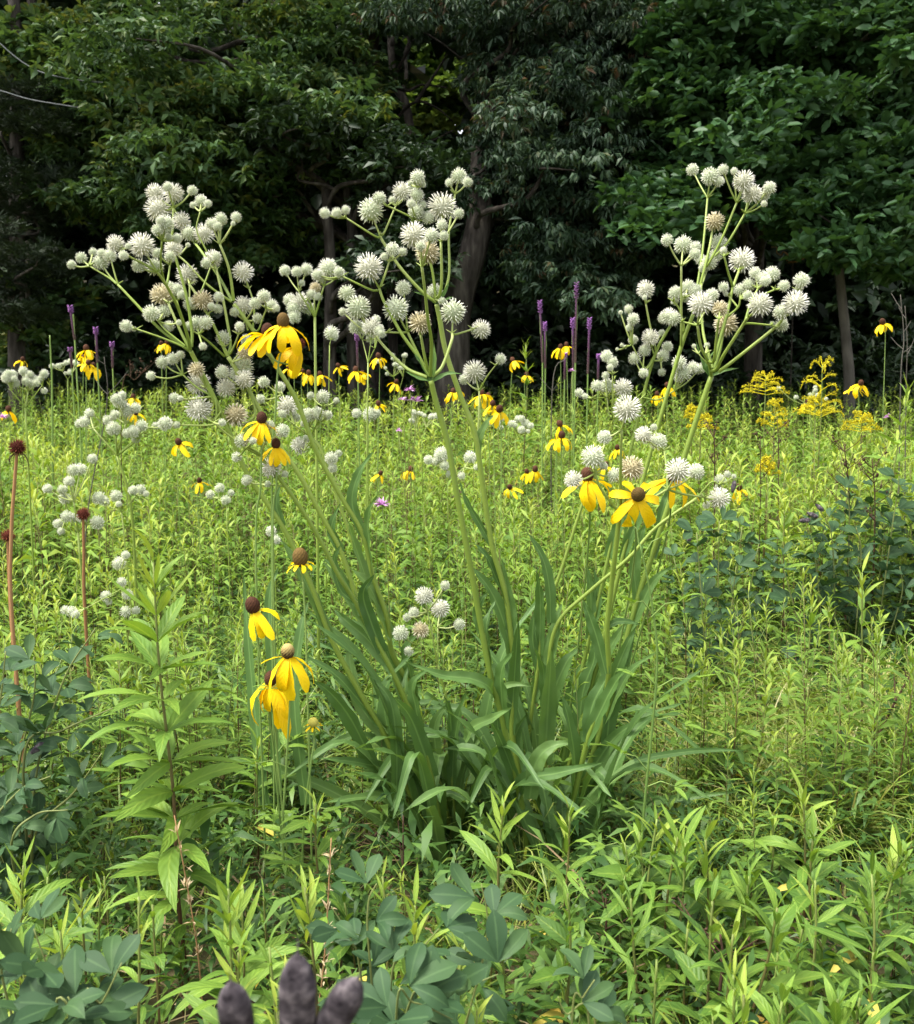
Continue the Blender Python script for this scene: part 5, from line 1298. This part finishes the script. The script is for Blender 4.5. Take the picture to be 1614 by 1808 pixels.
def plume(label, x, y, wpx, hpx, Y, seed):
    r = np.random.default_rng(seed); c = at(x, y, Y); base = np.array([c[0] + r.normal(0, .02), Y, 0])
    th = thing('flowering_goldenrod', base, label, 'flower')
    top = at(x, y - hpx / 2, Y); P = smooth_path([base, c * [1, 1, .5] + base * [0, 0, .5], c - [0, 0, hpx / 2 * Y / PX], top], 5)
    g = Geo(); tube(g, P, .004, .0015, 6, .6); obj('stem', g.mesh('stem', MT['goldenrod_stem'], origin=base), th)
    w, h = wpx / 2 * Y / PX, hpx * Y / PX
    nb = 20
    for b in range(nb):
        t = b / (nb - 1); a = b * 2.4; l = w * (1.25 - .85 * t) * r.uniform(.7, 1.2)
        p0 = top - np.array([0, 0, h * np.clip(1 - t + r.normal(0, .06), 0, 1)])
        d = np.array([math.cos(a), math.sin(a), 0])
        Pb = smooth_path([p0, p0 + d * l * .5 + [0, 0, h * .10], p0 + d * l * .85 + [0, 0, h * .10], p0 + d * l + [0, 0, h * r.uniform(-.04, .08)]], 5)
        g = Geo(); tube(g, Pb, .0016, .0008, 4, .5)
        for k in range(70):
            tq = r.uniform(.2, 1) * (len(Pb) - 1.001); iq = int(tq); q = Pb[iq] + (Pb[iq + 1] - Pb[iq]) * (tq - iq) + r.normal(0, .0022, 3) + [0, 0, abs(r.normal(0, .005))]
            s = r.uniform(.0024, .0042)
            o = [unit(r.normal(0, 1, 3)) * s for _ in range(4)]
            g.add([q + v for v in o], None, [(0, 1, 2), (0, 2, 3), (0, 3, 1), (1, 3, 2)], [(0, 0, r.uniform(.1, 1))] * 4)
        obj('flower_branch', g.mesh('flower_branch', MT['gold'], smooth=False, origin=base), th)
    n = int(P[-1][2] / .02)
    for k in range(n):
        t = k / n * .78; p = base + (c - base) * t; a = k * 2.4
        obj('leaf', LEAF_HI[int(r.integers(5))], th, m4(roty(frame((math.cos(a), math.sin(a), .4)), r.normal(0, .3)), p - base, r.uniform(.07, .10)))
for k, a in enumerate((('largest golden plume standing before the slim grey tree trunk', 1452, 690, 92, 92, 4.4), ('flat golden plume left of the largest one against the dark wood', 1352, 680, 84, 34, 4.5), ('golden plume lower down between the two bigger plumes', 1368, 735, 56, 44, 4.1),
                       ('low golden plume just right of the umbel stalk', 1238, 746, 60, 26, 4.2), ('tiny low golden plume over the dead dark stems', 1355, 826, 36, 26, 3.6), ('fading golden plume near the slim trunk side', 1522, 748, 60, 30, 4.2), ('small golden plume beside the low one', 1222, 730, 26, 20, 4.6),
                       ('golden plume tip in the shade of the largest plume', 1440, 720, 50, 30, 4.6))):
    plume(*a, 830 + k)

def bergamot(label, blooms, Y, seed, group=None):
    r = np.random.default_rng(seed); x0 = blooms[0][0]; base = gp(x0, Y)
    th = thing('wild_bergamot', base, label, 'flower', group)
    for x, y, w in blooms:
        c = at(x, y, Y); g = Geo(); tube(g, smooth_path([base, (base + c) / 2 + [r.normal(0, .02), 0, 0], c], 5), .002, .0014, 5, .5)
        obj('stem', g.mesh('stem', MT['goldenrod_stem'], origin=base), th)
        g = Geo()
        for k in range(46):
            d = unit(np.array([r.normal(0, 1), r.normal(0, 1), abs(r.normal(.1, .5))])); L_ = w / 2 * Y / PX * r.uniform(.7, 1.15)
            b = blade(L_, L_ * .28, 2, .5, .3, 'strap').arrays()
            g.scatter(b, frame(d)[None], c[None], [r.normal(0, .2)])
        obj('bloom', g.mesh('bloom', MT['bergamot'], origin=base), th)
    for k in range(14):
        t = r.uniform(.15, .9); p = base * (1 - t) + c * t; a = r.uniform(0, 6.283)
        obj('leaf', LEAF_HI[int(r.integers(5))], th, m4(frame((math.cos(a), math.sin(a), .3)), p - base, r.uniform(.04, .06)))
bergamot('lilac bergamot cluster just left of the middle stalk stem in the field', [(724, 689, 24), (712, 706, 20), (738, 708, 22), (728, 706, 20)], 4.2, 851)
bergamot('single lilac bergamot low in the field behind the clump', [(675, 892, 34)], 2.8, 852)
bergamot('single lilac bergamot below the lilac cluster', [(704, 761, 16)], 3.8, 853)
bergamot('pale lilac bergamot beside the purple spike group', [(1010, 655, 16)], 4.5, 854)
bergamot('lilac bergamot at the foot of the crowded ball cluster', [(6, 737, 24)], 3.6, 855)
bergamot('pale lilac bergamot near the fading golden plume', [(1568, 737, 20)], 4.4, 856)

# ---------------------------------------------------------------- wild indigo bushes
LEAF_IND = [blade(1, w, 7, d, f, 'obov', tw, wv, var=v).mesh('leaflet', MT['indigo']) for w, d, f, tw, wv, v in ((.46, .3, .2, .1, .03, .5), (.42, .85, .4, -.5, .06, .6), (.5, .1, .15, .3, .03, .35), (.44, -.45, .55, .2, .05, .7))]
IND_ARR = [blade(1, w, 4, d, f, 'obov', tw).arrays() for w, d, f, tw in ((.46, .2, .2, .1), (.42, .45, .3, -.2), (.5, .1, .15, .2), (.44, -.2, .35, 0))]
def pod_mesh():
    g = Geo(); n, ns = 34, 20; V, A = [], []
    for i in range(n + 1):
        t = i / n
        # swollen body, shoulders tapering to a thin pointed beak
        rad = .5 * min(1, .45 + t * 1.6) if t < .62 else .5 * (1 - .45 * ((t - .62) / .2) ** 2) if t < .82 else .275 * max(.10, 1 - (t - .82) / .075) if t < .895 else .0275 * (1.05 - t) / .155
        rad *= 1 + .01 * math.sin(i * 2.4)
        for j in range(ns):
            a = 2 * math.pi * j / ns
            seam = 1 - .10 * math.exp(-((math.sin((a + math.pi / 2) / 2)) / .09) ** 2)
            V.append((rad * math.cos(a) * seam, rad * math.sin(a) * .8 * seam, t * 2.9)); A.append((t, 0, .5))
    Q = [(i * ns + j, i * ns + (j + 1) % ns, (i + 1) * ns + (j + 1) % ns, (i + 1) * ns + j) for i in range(n) for j in range(ns)]
    return g.add(V, Q, None, A).mesh('seed_pod', MT['pod'])
POD = pod_mesh()

def indigo(label, base, stems, L, gap, seed, pods=(), w=.0030):
    r = np.random.default_rng(seed); base = np.array(base, float)
    th = thing('wild_indigo', base, label, 'shrub')
    tot = 0; extra = Geo()
    for st in stems:
        P = smooth_path([base] + list(st), 8)
        g = Geo(); tube(g, P, w, w * .4, 6, .5); obj('stem', g.mesh('stem', MT['indigo_stem'], origin=base), th)
        seg = np.concatenate([[0], np.cumsum(np.linalg.norm(np.diff(P, axis=0), axis=1))])
        s = seg[-1] * .18; a = r.uniform(0, 6.283)
        while s < seg[-1]:
            i = min(np.searchsorted(seg, s), len(P) - 1); p = P[i]; T = unit(P[i] - P[i - 1])
            a += 2.5 + r.normal(0, .3)
            x = unit(np.cross(T, (.2, 1, .3))); y = np.cross(T, x)
            d = unit(x * math.cos(a) + y * math.sin(a) + T * .35)
            tip = p + d * L * .22; up = unit(np.array([0, -.35, 1]) + r.normal(0, .25, 3))
            side = unit(np.cross(d, up)); l = L * r.uniform(.75, 1.15)
            for sg in (-1, 0, 1):
                dd = d * (1 if sg == 0 else .65) + side * sg * .75 + up * r.normal(.1, .15)
                Rl = roty(frame(dd, up), r.normal(0, .3)); ll = l * (1 if sg == 0 else .9); q4 = int(r.integers(4))
                if tot < 98: obj('leaflet', LEAF_IND[q4], th, m4(Rl, tip - base, ll))
                else: extra.scatter(IND_ARR[q4], (Rl * ll)[None], tip[None], [r.normal(0, .1)])
            tot += 1
            s += gap * r.uniform(.7, 1.3)
    if extra.n: obj('inner_foliage', extra.mesh('inner_foliage', MT['indigo'], origin=base), th, kind='stuff')
    for p, d, s in pods:
        d = unit(d); R = np.stack([unit(np.cross((0, 1, 0), d)), np.cross(d, unit(np.cross((0, 1, 0), d))), d], 1)
        obj('seed_pod', POD, th, m4(R, np.asarray(p) - base, s))
    return th
def pts(L_, Y, dY=0): return [at(x, y, Y + dY * i / max(1, len(L_) - 1)) for i, (x, y) in enumerate(L_)]
indigo('blue-green wild indigo bush with rounded leaflets beside the tall goldenrod stalk', gp(20, 1.75),
       [pts([(60, 1400), (108, 1212), (168, 1110)], 1.75), pts([(43, 1335), (110, 1290), (200, 1250)], 1.72), pts([(30, 1400), (60, 1230), (60, 1160)], 1.8), pts([(-30, 1400), (0, 1240), (10, 1150)], 1.7),
        pts([(60, 1480), (130, 1400), (180, 1330)], 1.7), pts([(-10, 1480), (30, 1400), (90, 1370)], 1.65), pts([(-30, 1380), (-20, 1260), (40, 1210)], 1.85), pts([(20, 1500), (60, 1440), (120, 1430)], 1.6)], .052, .036, 861,
       [(at(55, 1330, 1.72), (.6, 0, .5), .012)])
r8 = np.random.default_rng(8)
indigo('large dark blue-green indigo bush with old black pods right of the clump', gp(1480, 3.1),
       [pts([(1480 + (x - 1480) * .5, 1200), (x, y + 60), (x + r8.normal(0, 10), y)], 3.1 + r8.normal(0, .18)) for x, y in ((1395, 985), (1440, 930), (1470, 900), (1500, 860), (1540, 850), (1580, 840), (1610, 860), (1560, 900), (1600, 930), (1520, 930), (1450, 1000), (1500, 990), (1590, 1000), (1630, 900), (1420, 960))], .058, .030, 862,
       [(at(1425, 905, 3.0), (.8, -.1, -.35), .014), (at(1410, 920, 3.0), (.9, 0, .1), .014), (at(1440, 890, 3.05), (.7, 0, -.6), .013)])
indigo('smaller dark indigo bush at the foot of the right stalks', gp(1260, 3.0),
       [pts([(1260 + (x - 1260) * .5, 1150), (x, y)], 3.0 + r8.normal(0, .15)) for x, y in ((1190, 985), (1230, 940), (1270, 920), (1310, 930), (1340, 960), (1370, 1000), (1250, 1010), (1300, 1000))], .055, .03, 863,
       [(at(1293, 870, 2.9), (.15, 0, .9), .014), (at(1215, 960, 2.9), (.2, 0, 1), .012)])
indigo('grey-green indigo sprig with curled leaves right of the three black pods', gp(690, 1.08),
       [pts([(655, 1720), (650, 1600), (665, 1560)], 1.08), pts([(690, 1740), (740, 1680), (775, 1640)], 1.05), pts([(720, 1780), (830, 1740), (880, 1720)], 1.0), pts([(640, 1740), (620, 1660), (585, 1600)], 1.12), pts([(700, 1790), (730, 1770), (800, 1800)], .95), pts([(830, 1780), (860, 1640), (850, 1560)], 1.1)], .052, .034, 864, (), .0017)
indigo('indigo sprig with large leaves near the dry brown grass head', gp(120, .95),
       [pts([(60, 1790), (90, 1740), (60, 1640)], .95), pts([(150, 1800), (180, 1770), (215, 1700)], .92), pts([(20, 1790), (10, 1700), (20, 1640)], .98), pts([(100, 1810), (140, 1800), (120, 1760)], .9)], .052, .034, 865, (), .0017)
indigo('pale indigo sprig at the foot of the strap-leaf clump', gp(1030, 1.05),
       [pts([(1010, 1800), (1030, 1760), (1050, 1730)], 1.05), pts([(1040, 1810), (1000, 1790), (985, 1760)], 1.05)], .05, .05, 866, (), .0017)
# three velvety black pods close to the lens on a dead indigo stem
base = gp(520, .56)
th = thing('dead_indigo_stem', base, 'dead dark stem bearing three velvety black pods with pointed tips', 'seed pods')
fork = at(520, 1960, .50)
g = Geo(); tube(g, smooth_path([base, (base + fork) / 2 + [.01, 0, 0], fork], 5), .004, .003, 7); obj('stem', g.mesh('stem', MT['dark_stem'], origin=base), th)
for tip, bot, s in (((405, 1712), (430, 1890), .0182), ((526, 1655), (524, 1890), .0198), ((642, 1708), (556, 1860), .0180)):
    t_, b_ = at(*tip, .48), at(*bot, .50)
    d = unit(t_ - b_); L_ = np.linalg.norm(t_ - b_)
    X = unit(np.cross((0, 1, 0), d)); R = np.stack([X, np.cross(d, X), d], 1)
    M = m4(R * s, (0, 0, 0)); 
    for i_ in range(3): M[i_][2] = float(R[i_, 2] * L_ / 2.9); M[i_][3] = float((b_ - base)[i_])
    obj('seed_pod', POD, th, M)
    g = Geo(); tube(g, smooth_path([fork, (fork + b_) / 2, b_], 4), .003, .0035, 6); obj('pod_stalk', g.mesh('pod_stalk', MT['dark_stem'], origin=base), th)

# ---------------------------------------------------------------- odd stems of the foreground and field
r = np.random.default_rng(95)
base = gp(1118, 1.62)
th = thing('compound_leaved_stem', base, 'thin dark green stem with fingered leaf groups in front of the right stalks', 'plant')
path = [(1122, 1600), (1140, 1400), (1160, 1180), (1150, 1060), (1130, 960)]
P = smooth_path([base] + pts(path, 1.62), 6)
g = Geo(); tube(g, P, .0030, .0012, 6, .2); obj('stem', g.mesh('stem', MT['thin_stem'], origin=base), th)
for (x, y, dx, dz, L_) in ((1143, 1360, -.6, .5, .06), (1140, 1390, .6, .1, .05), (1160, 1215, .9, .35, .06), (1158, 1210, -.7, .4, .05), (1150, 1090, .8, .6, .055), (1150, 1080, -.8, .5, .045), (1135, 985, .6, .8, .045), (1120, 1510, .7, .0, .055), (1118, 1500, -.8, .1, .05), (1160, 1270, .9, -.2, .05), (1133, 1440, -.5, .3, .04), (1128, 960, -.3, 1, .03)):
    leaf_pinnate(th, base, at(x, y, 1.62), (dx, r.normal(-.2, .2), dz), L_, r, 3)
for x, yt, Yd, lab in ((320, 1440, 1.35, 'dry tan grass head leaning beside the tall goldenrod stem'), (585, 1480, 1.3, 'dry tan grass head slanting above the three black pods')):
    base = gp(330 if x == 320 else 505, Yd); T = at(x if x != 320 else 308, yt, Yd)
    th = thing('dry_grass_head', base, lab, 'grass head')
    P = smooth_path([base, base * .5 + T * .5 + [.01, 0, 0], T], 8); g = Geo(); tube(g, P, .0016, .0008, 5, .7); obj('stem', g.mesh('stem', MT['dry_stem'], origin=base), th)
    g = Geo()
    for k in range(60):
        t = r.uniform(.45, 1); p = P[int(t * (len(P) - 1))] + r.normal(0, .002, 3)
        d = unit((T - base) * 1.0 + r.normal(0, .25, 3))
        g.scatter(blade(.014, .0035, 2, .2, .4, 'lance').arrays(), frame(d)[None], p[None], [r.normal(.2, .15)])
    obj('seed_spike', g.mesh('seed_spike', MT['litter'], origin=base), th)
def dead_stalk(label, pix, Y, w, mat, twigs, seed, tuft_=True):
    r = np.random.default_rng(seed); base = gp(pix[0][0], Y)
    th = thing('dead_stalk', base, label, 'dead stem')
    P = smooth_path([base] + pts(pix, Y), 6); g = Geo(); tube(g, P, w, w * .5, 5, .5); obj('stem', g.mesh('stem', MT[mat], origin=base), th)
    for k in range(twigs):
        i = int(r.uniform(.5, 1) * (len(P) - 1)); a = r.uniform(0, 6.283); L_ = r.uniform(.03, .08)
        e = P[i] + np.array([math.cos(a), math.sin(a), .9]) * L_
        g = Geo(); tube(g, np.array([P[i], (P[i] + e) / 2 + [0, 0, -.004], e]), w * .5, w * .25, 4, .5)
        if tuft_:
            for _ in range(5):
                q = P[i] + (e - P[i]) * r.uniform(.4, 1) + r.normal(0, .004, 3); s = r.uniform(.003, .007)
                o = [unit(r.normal(0, 1, 3)) * s for _ in range(4)]
                g.add([q + v for v in o], None, [(0, 1, 2), (0, 2, 3), (0, 3, 1), (1, 3, 2)])
        obj('twig', g.mesh('twig', MT[mat], origin=base), th)
for a in (('dark dead stalk with crusty seed clusters right of the umbel stalk', [(1262, 850), (1260, 760)], 3.4, .003, 'dark_stem', 12, 871), ('tall dark dead stalk over the big indigo bush', [(1500, 900), (1490, 780)], 3.3, .003, 'dark_stem', 16, 872),
          ('dark dead stalk at the edge of the big indigo bush', [(1545, 920), (1540, 810)], 3.2, .003, 'dark_stem', 14, 873), ('thin dark stalk below the low golden plume', [(1342, 930), (1343, 770)], 3.5, .0024, 'dark_stem', 8, 874),
          ('dark dead stalk with seed clusters low between the stalks', [(1375, 830), (1372, 735)], 3.8, .0026, 'dark_stem', 12, 875),
          ('dark maroon leaning stem in the bright grass below the indigo bush', [(1540, 1330), (1575, 1250), (1614, 1180)], 2.3, .004, 'dark_stem', 3, 876), ('short dark seed stalk amid the strap leaves', [(838, 1400), (836, 1235)], 2.2, .0022, 'dark_stem', 3, 877),
          ('dark spent spike low in the front growth, below the arching straps', [(1275, 1720), (1272, 1650)], 1.35, .0035, 'dark_stem', 4, 878), ('dark spent spike in front of the clump', [(712, 1560), (712, 1440)], 1.7, .0026, 'dark_stem', 3, 879),
          ('dark tuft-topped spent stem beside the compound-leaved stem', [(1070, 1640), (1070, 1585)], 1.5, .0025, 'dark_stem', 4, 880)):
    dead_stalk(*a)
for a in (('pale leaning dead stem behind the left ball stalks', [(150, 960), (188, 720), (184, 630)], 2.8, .0022, 'bark_pale', 5, 885, False), ('bare grey forked stem against the dark wood past the golden plumes', [(1590, 690), (1596, 600), (1590, 520)], 4.0, .003, 'bark_pale', 4, 886, False),
          ('bare grey upright stem twinned with the forked one', [(1600, 700), (1602, 610), (1598, 540)], 4.1, .0026, 'bark_pale', 2, 887, False), ('pale grey fuzzy spike of mullein near the cedar', [(92, 700), (90, 640), (88, 592)], 4.4, .0055, 'thin_stem', 0, 888, False),
          ('grey dead stem slanting near the purple spikes', [(975, 690), (1000, 630)], 4.6, .003, 'bark_pale', 3, 889, False), ('tangled dead grey stem beside the leaning white balls', [(215, 700), (240, 670), (262, 645)], 4.2, .0024, 'dark_stem', 8, 890)):
    dead_stalk(*a)
